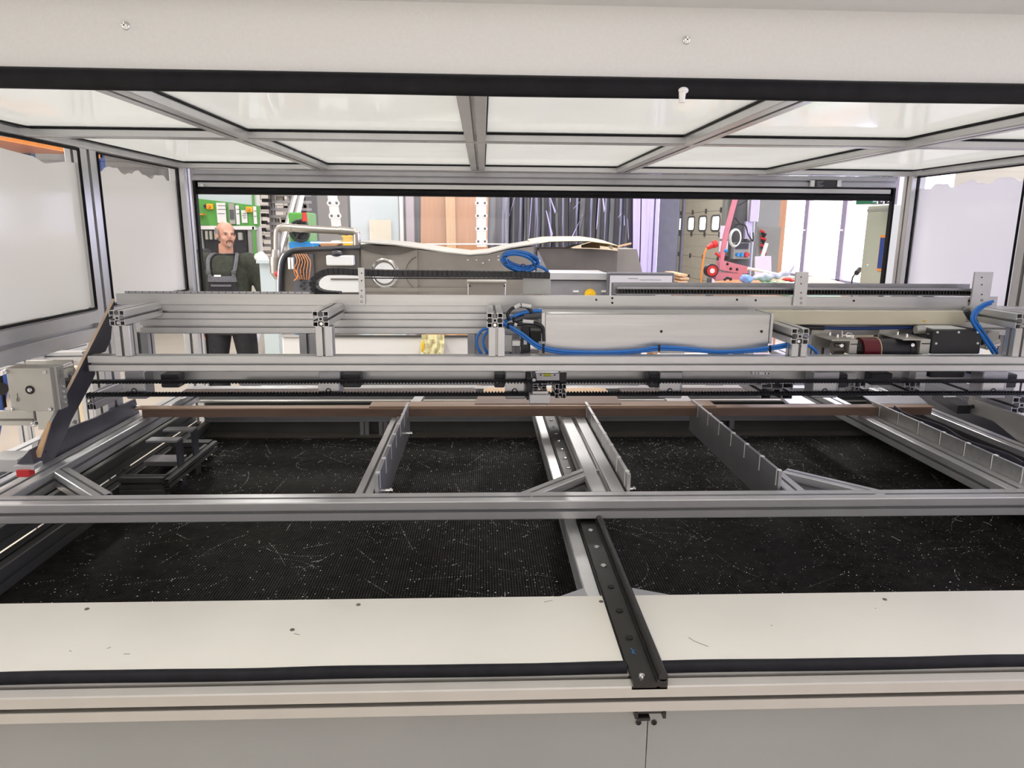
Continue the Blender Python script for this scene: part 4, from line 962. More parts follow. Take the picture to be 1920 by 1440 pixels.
def hd(x, y, z): c, s = math.cos(turn), math.sin(turn); return HC + V((x * c - y * s, x * s + y * c, z))   # -y is the face
def hball(q, x, y, z, r, ry=None, rz=None):
    t = MB(); t.ball((0, 0, 0), r, ry, rz, 18, 12)
    q.add([hd(x + p[0], y + p[1], z + p[2]) for p in t.v], t.f)
hball(q, 0, .012, .03, .076, .093, .083); hball(q, 0, -.025, -.035, .058, .065, .075); hball(q, 0, -.055, -.075, .038, .034, .032)
hball(q, 0, -.098, -.012, .013, .018, .024); hball(q, 0, -.082, .022, .045, .014, .010)
for s_ in (-1, 1): hball(q, s_ * .077, .005, -.012, .010, .018, .030); hball(q, s_ * .036, -.062, -.03, .024, .02, .022)
# hands: palm, four curled fingers of different length and a thumb
for W_, dr, s_ in ((RW, V((.02, -.05, -1)), 1), (LW, V((.30, -.25, -1)), -1)):
    dr = dr.normalized(); sd = V((s_ * .2, -1, 0)).normalized(); inn = V((s_, .1, 0)).normalized()
    limb(q, [W_, W_ + dr * .05, W_ + dr * .095], [.030, .036, .038])
    for k, L in enumerate((.068, .078, .073, .056)):
        b0 = W_ + dr * .085 + sd * (.028 - k * .019); q.tube([b0, b0 + dr * L * .5 + inn * .006, b0 + dr * L * .85 + inn * .022, b0 + dr * L * .95 + inn * .036], [.0105, .010, .009, .0075], 8)
    b0 = W_ + dr * .03 + sd * .030; q.tube([b0, b0 + dr * .03 + sd * .022, b0 + dr * .062 + sd * .024 + inn * .01], [.013, .012, .009], 8)
remesh(q, 'body', 'skin', .009, 2)
q = MB(); body(q, .016); q.cyl((mx, my, 1.42), (mx + .003, my - .005, 1.49), .078, .072, 18)
for S, E_, W_ in ((RS, RE, RW), (LS, LE, LW)):
    for k in range(5): c = E_.lerp(W_, .15 + k * .19); q.ball(c, .055 - k * .003, .055 - k * .003, .018)
    q.cyl(W_.lerp(E_, .12), W_, .047, .044, 14)
sw = remesh(q, 'sweater', 'sweat', .011, 2)
q = MB(); q.tube([(mx + .004 + .068 * math.cos(a), my - .006 + .064 * math.sin(a), 1.488) for a in [k * math.pi / 10 for k in range(20)]], .008, 6, True); q.build('collar', 'blackp', sw, True)
q = MB()
q.ell([(mx, my, .78, .175, .13), (mx, my, .90, .205, .155), (mx, my - .01, 1.02, .206, .163), (mx, my - .01, 1.10, .200, .166)], 26)
for s_ in (-1, 1): limb(q, [V((mx + s_ * .10, my, .88)), V((mx + s_ * .13, my - .01, .62)), V((mx + s_ * .135, my - .02, .50)), V((mx + s_ * .14, my + .03, .10))], [.115, .095, .088, .082])
ov = remesh(q, 'overalls', 'over', .012, 2)
def patch(q, x0, x1, z0, z1, off, x0t=None, x1t=None):  # a cloth panel wrapped on the chest
    n = 8; rows = []
    for j in range(5):
        z = z0 + (z1 - z0) * j / 4; a = x0 + ((x0t if x0t is not None else x0) - x0) * j / 4; b = x1 + ((x1t if x1t is not None else x1) - x1) * j / 4
        rows.append([(mx + a + (b - a) * i / n, my - .005 - (.158 + off) * math.sqrt(max(.05, 1 - ((a + (b - a) * i / n) / .235) ** 2)) * (1 if z < 1.3 else 1 - (z - 1.3) * 1.1), z) for i in range(n + 1)])
    vs = [p for r in rows for p in r]; N = len(vs); w_ = n + 1
    vs += [(x, y + .012, z) for x, y, z in vs]
    fs = [(j * w_ + i, j * w_ + i + 1, (j + 1) * w_ + i + 1, (j + 1) * w_ + i) for j in range(4) for i in range(n)]
    fs += [(N + j * w_ + i + 1, N + j * w_ + i, N + (j + 1) * w_ + i, N + (j + 1) * w_ + i + 1) for j in range(4) for i in range(n)]
    for i in range(n): fs += [(i + 1, i, N + i, N + i + 1), (4 * w_ + i, 4 * w_ + i + 1, N + 4 * w_ + i + 1, N + 4 * w_ + i)]
    for j in range(4): fs += [(j * w_, (j + 1) * w_, N + (j + 1) * w_, N + j * w_), ((j + 1) * w_ + n, j * w_ + n, N + j * w_ + n, N + (j + 1) * w_ + n)]
    q.add(vs, fs)
q = MB(); patch(q, -.145, .145, 1.08, 1.265, .004, -.115, .115); q.build('bib', 'over', ov, True)
q = MB(); patch(q, -.125, .125, 1.255, 1.305, .009, -.118, .118); patch(q, -.095, .08, 1.215, 1.232, .012); q.build('bib_band', 'overg', ov, True)
q = MB(); patch(q, -.055, .035, 1.125, 1.16, .014); q.build('name_patch', 'paper', ov)
q = MB(); patch(q, -.048, .022, 1.146, 1.151, .016); patch(q, -.048, .010, 1.134, 1.138, .016); q.build('patch_print', 'ink', ov)
q = MB(); patch(q, -.06, .0, 1.30, 1.315, .010); q.build('pocket_note', 'white', ov)
q = MB()
for s_ in (-1, 1): q.tube(smooth_path([(mx + s_ * .10, my - .150, 1.30), (mx + s_ * .115, my - .135, 1.37), (mx + s_ * .12, my - .095, 1.45), (mx + s_ * .10, my - .01, 1.487), (mx + s_ * .09, my + .08, 1.45)], 4), .017, 6)
q.build('strap', 'overg', ov, True)
q = MB()
for s_ in (-1, 1): q.bev(mx + s_ * .108 - .02, mx + s_ * .108 + .02, my - .165, my - .145, 1.32, 1.355, .004); q.cyl((mx + s_ * .108, my - .168, 1.337), (mx + s_ * .108, my - .162, 1.337), .011, None, 10)
q.build('buckle', 'greyd', ov)
# face and hair
q = MB()
for s_ in (-1, 1): hball(q, s_ * .030, -.084, .006, .010, .005, .004)
q.build('eye', 'eye', man, True)
q = MB()
for s_ in (-1, 1): hball(q, s_ * .030, -.088, .022, .017, .006, .004)
q.build('eyebrow', 'hair', man, True)
q = MB(); hball(q, 0, -.088, -.049, .024, .009, .006)
for s_ in (-1, 1): hball(q, s_ * .025, -.080, -.062, .005, .007, .013)
q.build('moustache', 'brow', man, True)
q = MB(); hball(q, 0, -.085, -.094, .014, .010, .014); q.build('chin_beard', 'hair', man, True)
q = MB(); hball(q, 0, -.089, -.060, .018, .006, .004); q.build('mouth', 'lip', man, True)
q = MB()   # short fringe around the sides and back of the head
vs = []; fs = []; n = 22
for j, (z, k) in enumerate(((-.05, .93), (-.015, .99), (.02, 1.03), (.055, 1.02))):
    for i in range(n + 1):
        a = R(-28) + (math.pi + R(56)) * i / n; rz = math.sqrt(max(.1, 1 - ((z - .03) / .095) ** 2))
        vs.append(hd(.0805 * math.cos(a) * k * max(rz, .8), .012 + .097 * math.sin(a) * k * max(rz, .8), z + .01 * math.sin(a)))
for j in range(3): fs += [(j * (n + 1) + i, j * (n + 1) + i + 1, (j + 1) * (n + 1) + i + 1, (j + 1) * (n + 1) + i) for i in range(n)]
q.add(vs, fs); q.build('hair', 'hair', man, True)
q = MB()
for s_ in (-1, 1): q.ell([(mx + s_ * .145, my - .05, 0, .052, .14), (mx + s_ * .145, my - .05, .03, .054, .142), (mx + s_ * .145, my - .03, .09, .048, .10), (mx + s_ * .145, my + .02, .12, .045, .055)], 16)
q.build('shoe', 'shoe', man, True)

# ---- green fronted cabinet behind the worker
t = thing('machine_cabinet', 'tall cabinet with pale blue door and green control fascia behind the worker', 'control cabinet', (AY(420, 430, 8).x, 8, 0))
a, b = AY(367, 340, 8.1), AY(480, 345, 8.1)
q = MB(); q.bb(a.x, b.x, 8.1, 8.2, .62, 2.6); q.bb(a.x, a.x + .12, 8.1, 8.2, 0, .62); q.bb(b.x - .12, b.x, 8.1, 8.2, 0, .62); q.build('cabinet_body', 'wall', t)
q = MB(); fpoly(q, [(367, 340), (472, 340), (474, 385), (367, 372)], 8.06, .04); q.build('upper_door', 'mint', t)
q = MB(); fpoly(q, [(471, 340), (473, 340), (475, 386), (473, 386)], 8.05, .05); q.build('green_edge', 'green', t)
q = MB(); fpoly(q, [(367, 372), (485, 386), (484, 425), (367, 422)], 8.02, .06); fa = q.build('fascia', 'green', t)
for x0, y0, x1, y1, r_ in ((405, 380, 425, 418, 1), (441, 385, 450, 421, 1), (452, 394, 464, 418, 1), (474, 387, 482, 420, 1), (409, 349, 424, 362, 0)):
    q = MB(); FB(q, x0, y0, x1, y1, 8.0 if r_ else 8.04, .012); o = q.build('paper_sheet', 'paper', fa if r_ else t)
for x0, y0, x1 in ((412, 350, 421), (455, 400, 462), (454, 404, 461), (456, 408, 461), (408, 385, 423), (408, 392, 423), (408, 400, 421), (443, 392, 449), (443, 400, 449), (476, 395, 481), (476, 405, 481)):
    q = MB(); FB(q, x0, y0, x1, y0 + .8, 7.995, .003); q.build('print_line', 'ink', t)
q = MB(); FB(q, 428, 381, 441, 420, 7.98, .03); o = q.build('control_panel', 'grey', fa)
q = MB(); FB(q, 430, 393, 439, 411, 7.97, .012); q.build('display', 'greyd', o) if False else q.build('display', 'greyd', t)
for x, y in ((395, 387.5), (468.5, 393)):
    q = MB(); p = AY(x, y, 8.02); q.bev(p.x - .035, p.x + .035, 7.98, 8.02, p.z - .03, p.z + .03, .006); q.build('switch_plate', 'yellow', t)
    q = MB(); q.cyl(p + V((0, -.04, 0)), p + V((0, -.07, 0)), .02, .016, 12); q.build('switch_knob', 'orange', t)
q = MB(); p = AY(387, 387, 8.02); q.cyl(p, p + V((0, -.03, 0)), .02, None, 10); q.build('push_button', 'blackp', t)
q = MB(); FB(q, 366, 400, 380, 403, 7.9, .1); FB(q, 368, 403, 371, 412, 7.92, .03); q.build('side_bracket', 'orange', t)
q = MB(); FB(q, 368, 423, 478, 431, 8.0, .1, .004); q.build('canopy', 'white', t)
q = MB(); FB(q, 372, 432, 464, 480, 8.05, .04); q.build('open_bay', 'blackp', t)
q = MB(); FB(q, 464, 425, 480, 475, 8.02, .06); q.build('side_column', 'clad', t)
q = MB(); FB(q, 476, 425, 481, 548, 8.0, .05); q.build('green_post', 'green', t)
q = MB()
for x in (384, 392, 401, 408): FB(q, x, 433, x + 6, 449, 8.0, .05)
FB(q, 372, 432, 382, 475, 8.01, .04); FB(q, 446, 436, 454, 450, 8.0, .05)
q.build('spindle', 'grey', t, kind='stuff')
t = thing('wall_motor', 'black ribbed electric motor beside the worker at his right elbow', 'electric motor', AY(382, 500, 7.2))
p0 = AY(374, 495, 7.2); p1 = AY(392, 495, 7.2)
q = MB(); q.cyl(p0, p1, .13, None, 20)
for k in range(5): c = p0.lerp(p1, .1 + k * .2); q.cyl(c - V((.008, 0, 0)), c + V((.008, 0, 0)), .15, None, 20)
q.build('motor_body', 'blackp', t)
q = MB(); q.cyl(p1, p1 + V((.02, 0, 0)), .09, None, 18); q.build('end_shield', 'alud', t)
q = MB(); q.bb(p0.x, p1.x, 7.1, 7.3, 0, p0.z - .13); q.build('pedestal', 'clad', t)

# ---- metal bar rack, ladder, things beside it
t = thing('bar_rack', 'grey metal storage rack with many shelf bars in front of the brick pier', 'rack', (AY(530, 430, 9.5).x, 9.5, 0))
X0, X1 = AY(486, 430, 9.5).x, AY(572, 430, 9.5).x
for x in (X0 + .18, X0 + .42): q = MB(); q.prof((x, 9.5, 0), (x, 9.5, 3.0), .07, .05, (0, 1, 0)); q.build('upright', 'alud', t)
for k in range(11):
    z = AY(500, 351 + k * 13.5, 9.5).z; q = MB(); x0 = X0 + max(0, .22 - k * .022); q.bb(x0, X1 + .1, 9.44, 9.50, z - .022, z + .012); q.build('shelf_bar', 'alud', t)
    q = MB(); q.bb(x0 - .06, x0 + .02, 9.3, 9.44, z - .012, z + .03); q.build('bar_end', 'blackm', t)
q = MB(); q.bb(X0 + .3, X1 + .1, 9.8, 9.85, .6, 2.6); q.build('back_sheet', 'greyd', t)
q = MB()
for k in range(46): x = random.uniform(X0 + .2, X1); z = AY(500, 351 + random.randint(0, 10) * 13.5, 9.5).z + .012; h = random.uniform(.02, .09); q.bb(x, x + random.uniform(.02, .10), 9.52, 9.6, z, z + h)
q.build('stored_parts', 'steel', t, kind='stuff')
t = thing('ladder', 'white aluminium ladder leaning beside the bar rack', 'ladder', AY(545, 440, 8.5))
for xa, xb in ((560, 538), (570, 552)):
    q = MB(); a_, b_ = AY(xa, 345, 8.5), AY(xb, 425, 8.3); q.cyl(a_, b_ + (b_ - a_) * (b_.z / (a_.z - b_.z)), .035, None, 8); q.build('stile', 'alu', t)
for k in range(4): q = MB(); f_ = .15 + k * .22; q.cyl(AY(560 - 22 * f_, 345 + 80 * f_, 8.45), AY(570 - 18 * f_, 345 + 80 * f_, 8.45), .022, None, 8); q.build('rung', 'alu', t)
t = thing('handwheel_unit', 'green and blue machine head with a black handwheel above the pipe', 'machine', AY(562, 470, 6.0))
q = MB(); FB(q, 540, 398, 580, 455, 6.0, .3, .01); q.build('green_housing', 'green', t)
q = MB(); FB(q, 541, 453, 588, 470, 5.95, .35, .01); q.build('blue_base', 'bluew', t)
q = MB(); FB(q, 541, 470, 588, 818, 5.97, .3); q.build('lower_body', 'greyd', t)
p = AY(562, 433, 5.9); q = MB(); q.tube([p + V((.075 * math.cos(a), 0, .082 * math.sin(a))) for a in [k * math.pi / 12 for k in range(24)]], .012, 8, True); q.ball(p, .03, .03, .03); q.cyl(p + V((0, .03, 0)), p + V((0, .05, 0)), .07, None, 24)
for k in range(3): a = k * 2.1; q.cyl(p, p + V((.075 * math.cos(a), 0, .082 * math.sin(a))), .008, None, 6)
wh = q.build('handwheel', 'blackp', t, True)
q = MB(); p = AY(571, 408, 5.9); q.cyl(p + V((0, 0, -.03)), p + V((0, 0, .04)), .022, .016, 12); q.build('red_knob', 'red', t, True)
for x0, y0, x1, y1, m_, l_ in ((588, 456, 598, 466, 'bluew', 'small blue box right of the black handwheel'), (600, 456, 632, 468, 'wood2', 'orange wooden crate seen under the pipe'), (642, 442, 658, 466, 'yellow', 'yellow plastic box seen through the bend of the pipe'), (622, 452, 636, 458, 'white', 'small white carton lying on the orange crate')):
    q = MB(); FB(q, x0, y0, x1, y1, 5.2, .18, .008); q.bb(*[c for c in (AY(x0, y0, 5.2).x - .004, AY(x1, y0, 5.2).x + .004)], 5.197, 5.38, AY(x0, y0, 5.2).z - .012, AY(x0, y0, 5.2).z + .002); tag(q.build('storage_box', m_), l_, 'box')
q = MB(); a, b = AY(586, 469, 5.15), AY(660, 469, 5.15); zz = AY(600, 467.5, 5.2).z; q.bb(a.x, b.x, 5.15, 5.6, zz - .04, zz - .012)
for x in (a.x, b.x - .04): q.bb(x, x + .04, 5.3, 5.34, 0, zz - .03)
tag(q.build('side_table', 'clad'), 'narrow grey table under the coloured boxes behind the pipe', 'table')

# ---- clear sheets hanging from above, with perforated metal strips and boards behind
def plate_strip(xa, xb, xc, xd, y1, d, lab):
    t = thing('perforated_strip', lab, 'metal strip', AY((xa + xb) / 2, y1, d))
    q = MB(); fpoly(q, [(xa, 345), (xb, 345), (xd, y1), (xc, y1)], d, .006); o = q.build('strip', 'galv', t)
    q = MB(); p = AY((xa + xb) / 2, 346, d + .003); q.cyl(p, (p.x, p.y, 5.0), .004, None, 6); q.build('cord', 'blackp', t)
    for k in range(5):
        y = 357 + k * 24
        if y > y1 - 6: break
        f_ = (y - 345) / (y1 - 345)
        for g_ in (.15, .85):
            x = (xa + (xc - xa) * f_) * (1 - g_) + (xb + (xd - xb) * f_) * g_; p = AY(x, y, d - .001)
            q = MB(); q.tube([p + V((.018 * math.cos(a), 0, .018 * math.sin(a))) for a in [j * math.pi / 5 for j in range(10)]], .006, 5, True); q.build('eyelet', 'white', t)
            q = MB(); q.cyl(p, p + V((0, -.003, 0)), .009, None, 8); q.build('hole', 'blackm', t)
    return t
plate_strip(611, 629, 622, 640, 426, 5.6, 'tilted perforated metal strip above the pipe at left'); plate_strip(892, 912, 894, 912, 463, 6.6, 'upright perforated metal strip on the orange board')
def sheet(x0, x1, y1, d, lab, x0b=None, x1b=None):
    t = thing('clear_sheet', lab, 'plastic sheet', AY((x0 + x1) / 2, y1, d))
    q = MB(); a, b = AY(x0, 335, d), AY(x1, 335, d); c, e = AY(x0b or x0, y1, d), AY(x1b or x1, y1, d)
    q.add([a, b, e, c], [(0, 1, 2, 3)]); q.build('sheet', 'acr', t)
    q = MB(); q.tube([c, e], .005, 6); q.build('bright_edge', 'white', t)
    for p in (a, b): q = MB(); q.cyl(p, (p.x, p.y, 5.0), .004, None, 6); q.build('cord', 'blackp', t)
sheet(568, 702, 455, 5.0, 'left clear plastic sheet hanging in front of the perforated strip', 582, 700); sheet(655, 955, 458, 4.9, 'wide clear plastic sheet hanging before the white door and orange boards', 662, 953)
t = thing('white_panel', 'large pale blue white door panel with a paper pinned on it', 'door panel', AY(706, 460, 7.2))
q = MB(); FB(q, 654, 335, 757, 764, 7.2, .05, .006); q.build('panel', 'mint', t)
q = MB(); FB(q, 754, 335, 758, 764, 7.18, .07); q.build('panel_edge', 'white', t)
q = MB(); FB(q, 692, 412, 734, 455, 7.17, .01); q.build('paper_sheet', 'cream', t)
q = MB(); FB(q, 759, 335, 784, 761, 7.25, .04, .005); tag(q.build('lilac_board', 'lilac'), 'narrow lilac board between the white door panel and the orange boards', 'board')
q = MB(); FB(q, 784, 335, 789, 762, 7.22, .06); tag(q.build('dark_post', 'greyd'), 'narrow dark post left of the orange boards', 'post')
for xa, xb, xc, xd, m_, l_ in ((789, 834, 789, 846, 'wood2', 'leftmost orange plywood board behind the clear sheet'), (834, 852, 846, 862, 'wood3', 'narrow lighter plywood board leaning between the two orange ones'), (852, 916, 862, 914, 'wood2', 'rightmost orange plywood board, behind the perforated strip')):
    q = MB(); fpoly(q, [(xa, 335), (xb, 335), (xd, 770), (xc, 770)], 7.0 if m_ == 'wood2' else 6.95, .03); tag(q.build('plywood_board', m_), l_, 'board')
q = MB(); q.prism([(AY(650, 340, 7.6).x, 7.6, .0), (AY(1235, 340, 7.6).x + .15, 8.8, .0), (AY(1235, 340, 7.6).x + .2, 8.9, 0), (AY(650, 340, 7.6).x, 7.8, 0)], (0, 0, 2.7)); struct('wall_partition', q, 'greyd')

# ---- strip curtain
t = thing('strip_curtain', 'dark PVC strip curtain with glossy overlapping strips in the middle', 'strip curtain', (AY(1060, 440, 7).x, 7.1, 0))
xs_ = [(917, 957)] + [(955 + k * 27, 986 + k * 27) for k in range(8)]
for k, (x0, x1) in enumerate(xs_):
    a, b = AY(x0, 340, 7.0 + .03 * (k % 2)), AY(x1, 340, 7.0 + .03 * (k % 2)); n = 6; vs = []
    for z in (.0, .9, 1.5, 1.8, 2.6):
        for i in range(n + 1):
            f_ = i / n; vs.append((a.x + (b.x - a.x) * f_ + .012 * math.sin(z * 3 + k), a.y - .035 * math.sin(math.pi * f_) * (1 + .5 * math.sin(z * 4 + k * 2)) , z))
    w_ = n + 1; N = len(vs); vs2 = vs + [(x, y + .004, z) for x, y, z in vs]
    fs = [(j * w_ + i, j * w_ + i + 1, (j + 1) * w_ + i + 1, (j + 1) * w_ + i) for j in range(4) for i in range(n)]
    fs += [(N + j * w_ + i + 1, N + j * w_ + i, N + (j + 1) * w_ + i, N + (j + 1) * w_ + i + 1) for j in range(4) for i in range(n)]
    q = MB(); q.add(vs2, fs); q.build('strip', 'strip', t, True)
q = MB()   # highlights on the curtain, modelled as thin lavender slivers
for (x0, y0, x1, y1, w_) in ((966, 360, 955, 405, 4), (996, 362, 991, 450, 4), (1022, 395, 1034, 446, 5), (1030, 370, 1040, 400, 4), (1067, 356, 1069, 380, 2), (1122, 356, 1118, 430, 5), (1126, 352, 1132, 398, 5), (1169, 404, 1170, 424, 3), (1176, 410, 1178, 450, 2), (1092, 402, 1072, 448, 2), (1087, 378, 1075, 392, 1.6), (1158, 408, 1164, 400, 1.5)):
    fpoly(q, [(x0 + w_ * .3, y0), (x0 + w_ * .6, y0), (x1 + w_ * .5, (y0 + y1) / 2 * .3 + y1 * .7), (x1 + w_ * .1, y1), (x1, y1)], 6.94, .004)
q.build('highlight_streak', 'stripl', t, kind='stuff')
for x0, x1, x0b, x1b in ((1187, 1204, 1187, 1200), (1202, 1222, 1198, 1212)):
    q = MB(); fpoly(q, [(x0, 340), (x1, 340), (x1b, 520), (x0b, 520)], 6.9, .01); q.build('lavender_strip', 'stripl', t)
q = MB(); FB(q, 1180, 340, 1187, 520, 6.95, .01); q.build('strip', 'strip', t)

# ---- big stainless machine right behind the enclosure
t = thing('stainless_machine', 'long stainless steel machine with open cable bay standing behind the enclosure', 'machine', (AY(740, 540, 3.6).x, 3.8, 0))
def outl(q, pts, d, tk): fpoly(q, pts, d, tk)
q = MB(); outl(q, [(524, 560), (524, 505), (536, 478), (560, 468), (672, 466), (676, 560)], 3.62, .5); q.build('head_housing', 'steeld', t)
q = MB(); q.tube(smooth_path([AY(x, y, 3.60) for x, y in ((526, 560), (527, 510), (532, 485), (545, 472), (565, 468), (615, 466), (676, 464))], 5), .012, 8); q.build('housing_gasket', 'blackp', t, True)
q = MB(); q.tube(smooth_path([AY(x, y, 3.61) for x, y in ((522, 560), (523, 510), (528, 483), (543, 469), (565, 465))], 5), .006, 8); q.build('housing_rim', 'chrome', t, True)
q = MB(); outl(q, [(676, 458), (783, 467), (783, 560), (676, 560)], 3.66, .5); q.build('bay_housing', 'steel', t)
q = MB(); outl(q, [(783, 468), (835, 474), (880, 480), (915, 477), (955, 468), (1000, 462), (1000, 560), (783, 560)], 3.68, .5); q.build('side_wall', 'steel', t)
q = MB(); pts = [(672, 455), (700, 457), (740, 460), (790, 467), (835, 474), (880, 479), (915, 476), (955, 466), (1012, 457)]
top = [AY(x, y, 3.60) for x, y in pts]
vs = top + [p + V((0, 0, .006)) for p in top]; vs += [V((p.x, p.y + .75, p.z)) for p in vs]; n = len(pts)
fs = []
for i in range(n - 1): fs += [(i, i + 1, n + i + 1, n + i), (n + i, n + i + 1, 3 * n + i + 1, 3 * n + i), (2 * n + i + 1, 2 * n + i, 3 * n + i, 3 * n + i + 1), (i + 1, i, 2 * n + i, 2 * n + i + 1)]
fs += [(0, n, 3 * n, 2 * n), (n - 1, 3 * n - 1, 4 * n - 1, 2 * n - 1)]
q.add(vs, fs); q.build('bent_cover', 'mill', t, True)
q = MB(); outl(q, [(676, 467), (695, 474), (720, 479), (748, 478), (775, 470), (783, 468), (783, 463), (676, 460)], 3.645, .01); q.build('curved_flap', 'steeld', t)
q = MB(); c = AY(721, 512, 3.65); q.tube([c + V((.062 * math.cos(a), -.002, .068 * math.sin(a))) for a in [k * math.pi / 14 for k in range(28)]], .008, 8, True); q.build('fan_ring', 'chrome', t, True)
q = MB(); q.cyl(c, c + V((0, -.006, 0)), .052, None, 28); q.build('fan_cover', 'galv', t)
q = MB(); c2 = AY(792, 512, 3.655); q.tube([c2 + V((.085 * math.cos(a), -.002, .085 * math.sin(a))) for a in [R(110) + k * R(140) / 14 for k in range(15)]], .002, 6); q.build('pressed_arc', 'steeld', t)
for k in range(7):
    x, y = ((877, 487), (893, 487), (917, 487), (934, 487), (905, 493), (934, 480), (694, 466))[k]; q = MB(); q.ball(AY(x, y, 3.675), .005); q.build('rivet', 'chrome', t, True)
q = MB(); FB(q, 676, 540, 880, 547, 3.60, .04); q.build('lower_lip', 'steel', t)
q = MB(); FB(q, 547, 476, 590, 548, 3.60, .02); q.build('cable_bay', 'greyd', t)
q = MB()
for k in range(12): q.cyl(AY(563 + (k % 2) * 6, 480 + k * 5.5, 3.585), AY(566 + (k % 2) * 6, 483 + k * 5.5, 3.585), .007, None, 8)
q.build('terminal_block', 'blackp', t, kind='stuff')
for k in range(6):
    q = MB(); x = 553 + k * 4; q.tube(smooth_path([AY(x, 476, 3.58), AY(x + 4 + k, 490, 3.57), AY(x - 2 + k * 2, 508, 3.56), AY(x + 6, 524, 3.57)], 5), .0019, 6); q.build('orange_wire', 'orange', t, True)
q = MB(); q.tube(smooth_path([AY(x, y, 3.56) for x, y in ((553, 505), (558, 515), (556, 522), (551, 526))], 5), .003, 6); q.build('orange_wire', 'orange', t, True)
for x in (539, 545): q = MB(); FB(q, x, 483, x + 5.5, 505, 3.57, .03, .002); q.build('white_connector', 'white', t)
q = MB(); FB(q, 611, 479, 662, 498, 3.55, .06, .004); q.build('motor_cover', 'galv', t)
q = MB(); c = AY(632, 476, 3.57); q.ball(c, .032, .03, .018); q.build('black_dome', 'blackp', t, True)
q = MB(); outl(q, [(592, 548), (596, 524), (606, 517), (676, 516), (676, 548)], 3.56, .04); o = q.build('inner_cover', 'galv', t)
q = MB(); FB(q, 620, 522, 676, 525, 3.555, .006); q.build('cover_slot', 'steeld', t)
# lower body down to the floor
q = MB(); a, b = AY(531, 600, 3.5), AY(892, 600, 3.5); q.bev(a.x, b.x, 3.45, 4.2, .12, AY(700, 628, 3.5).z, .01); q.build('base_cabinet', 'cream', t) if False else q.build('base_cabinet', 'wall', t)
q = MB(); q.bb(a.x, b.x, 3.44, 3.48, AY(700, 629, 3.5).z, AY(700, 625, 3.5).z); q.build('bright_edge', 'chrome', t)
q = MB()
for x in (a.x + .1, b.x - .1): q.cyl((x, 3.6, 0), (x, 3.6, .13), .04); q.cyl((x, 4.0, 0), (x, 4.0, .13), .04)
q.build('foot', 'blackp', t)
# bent pipe and filter pot
t = thing('bent_pipe', 'thick polished steel pipe bent down at both ends above the stainless machine', 'pipe', AY(596, 500, 4.0))
q = MB(); q.tube(smooth_path([AY(x, y, 3.95) for x, y in ((519.5, 482), (519.5, 440), (523, 430), (535, 426.5), (560, 428), (610, 431), (655, 433.5), (666, 436), (669, 446), (669, 500))], 6), .0205, 16); q.build('pipe', 'steel', t, True)
for x0, y0, x1, y1 in ((543, 427, 547, 427.3), (636, 432, 652, 433.5)): q = MB(); q.cyl(AY(x0, y0, 3.95), AY(x1, y1, 3.95), .0235, None, 18); q.build('sleeve', 'steel', t, True)
for y0, y1, r0, r1 in ((468, 482, .024, .030), (482, 497, .036, .036), (497, 512, .034, .032), (512, 524, .032, .008)):
    q = MB(); q.cyl(AY(518, y0, 3.95), AY(518, y1, 3.95), r0, r1, 20); q.build('filter_pot', 'steel', t, True)
q = MB(); q.ball(AY(520, 514, 3.90), .016); q.build('red_cap', 'red', t, True)
q = MB(); FB(q, 480, 488, 512, 494, 5.5, .3); q.bb(AY(482, 490, 5.5).x, AY(510, 490, 5.5).x, 5.55, 5.75, 0, AY(482, 493, 5.5).z); tag(q.build('side_cabinet', 'mint'), 'pale blue white side cabinet between the worker and the filter pot', 'cabinet')
t = thing('plastic_canister', 'crumpled white plastic bag lying on the side cabinet', 'plastic bag', AY(490, 488, 5.6))
q = MB(); 
for x, y, r in ((484, 482, .03), (490, 480, .034), (496, 484, .028), (488, 486, .03)): q.ball(AY(x, y, 5.6), r)
q.build('bag', 'white', t, True); t.name = 'plastic_bag'
# steel hood with cardboard, control box, small box, monitor
t = thing('steel_hood', 'brownish stainless steel hood with slanting right side in the middle', 'hood', AY(1100, 520, 3.9))
q = MB(); outl(q, [(1010, 466), (1158, 466), (1156, 514), (1030, 514), (1012, 500)], 3.85, .3); q.build('front_plate', 'steeld', t)
q = MB(); outl(q, [(1156, 467), (1194, 467), (1205, 514), (1154, 514)], 3.88, .3); q.build('side_plate', 'steel', t)
q = MB(); outl(q, [(1008, 467), (1030, 514), (1006, 514)], 3.84, .1); q.build('left_flank', 'alud', t)
q = MB(); a, b = AY(1006, 514, 3.84), AY(1205, 514, 3.84); q.bb(a.x, b.x, 3.86, 4.2, 0, a.z); q.build('cabinet_below', 'steel', t)
t = thing('cardboard_sheet', 'buckled tan cardboard sheet lying on the steel hood', 'cardboard', AY(1090, 465, 3.85))
pts = [(1000, 458), (1030, 453), (1070, 452), (1110, 452), (1140, 456), (1158, 460)]; top = [AY(x, y, 3.80) for x, y in pts]; bot = [AY(x, y, 3.80) for x, y in ((1003, 460), (1030, 462), (1070, 464), (1110, 465), (1140, 467), (1158, 469))]
q = MB(); n = 6; back = [V((p.x, p.y + .5, p.z + .02)) for p in top]; vs = bot + top + back
fs = []
for i in range(n - 1): fs += [(n + i, n + i + 1, 2 * n + i + 1, 2 * n + i)]
fs += [(3, 4, n + 4, n + 3), (4, 5, n + 5, n + 4), (2, 3, n + 3)]
q.add(vs, fs); q.add([p + V((0, 0, -.004)) for p in vs], [tuple(reversed(f_)) for f_ in fs]); q.build('sheet', 'card', t)
q = MB(); fpoly(q, [(1158, 461), (1184, 455), (1184, 458), (1159, 464)], 3.82, .02); q.build('torn_corner', 'wood3', t)
q = MB(); fpoly(q, [(1060, 464), (1075, 458), (1110, 456), (1135, 466)], 3.83, .01); q.build('dark_gap', 'blackp', t)
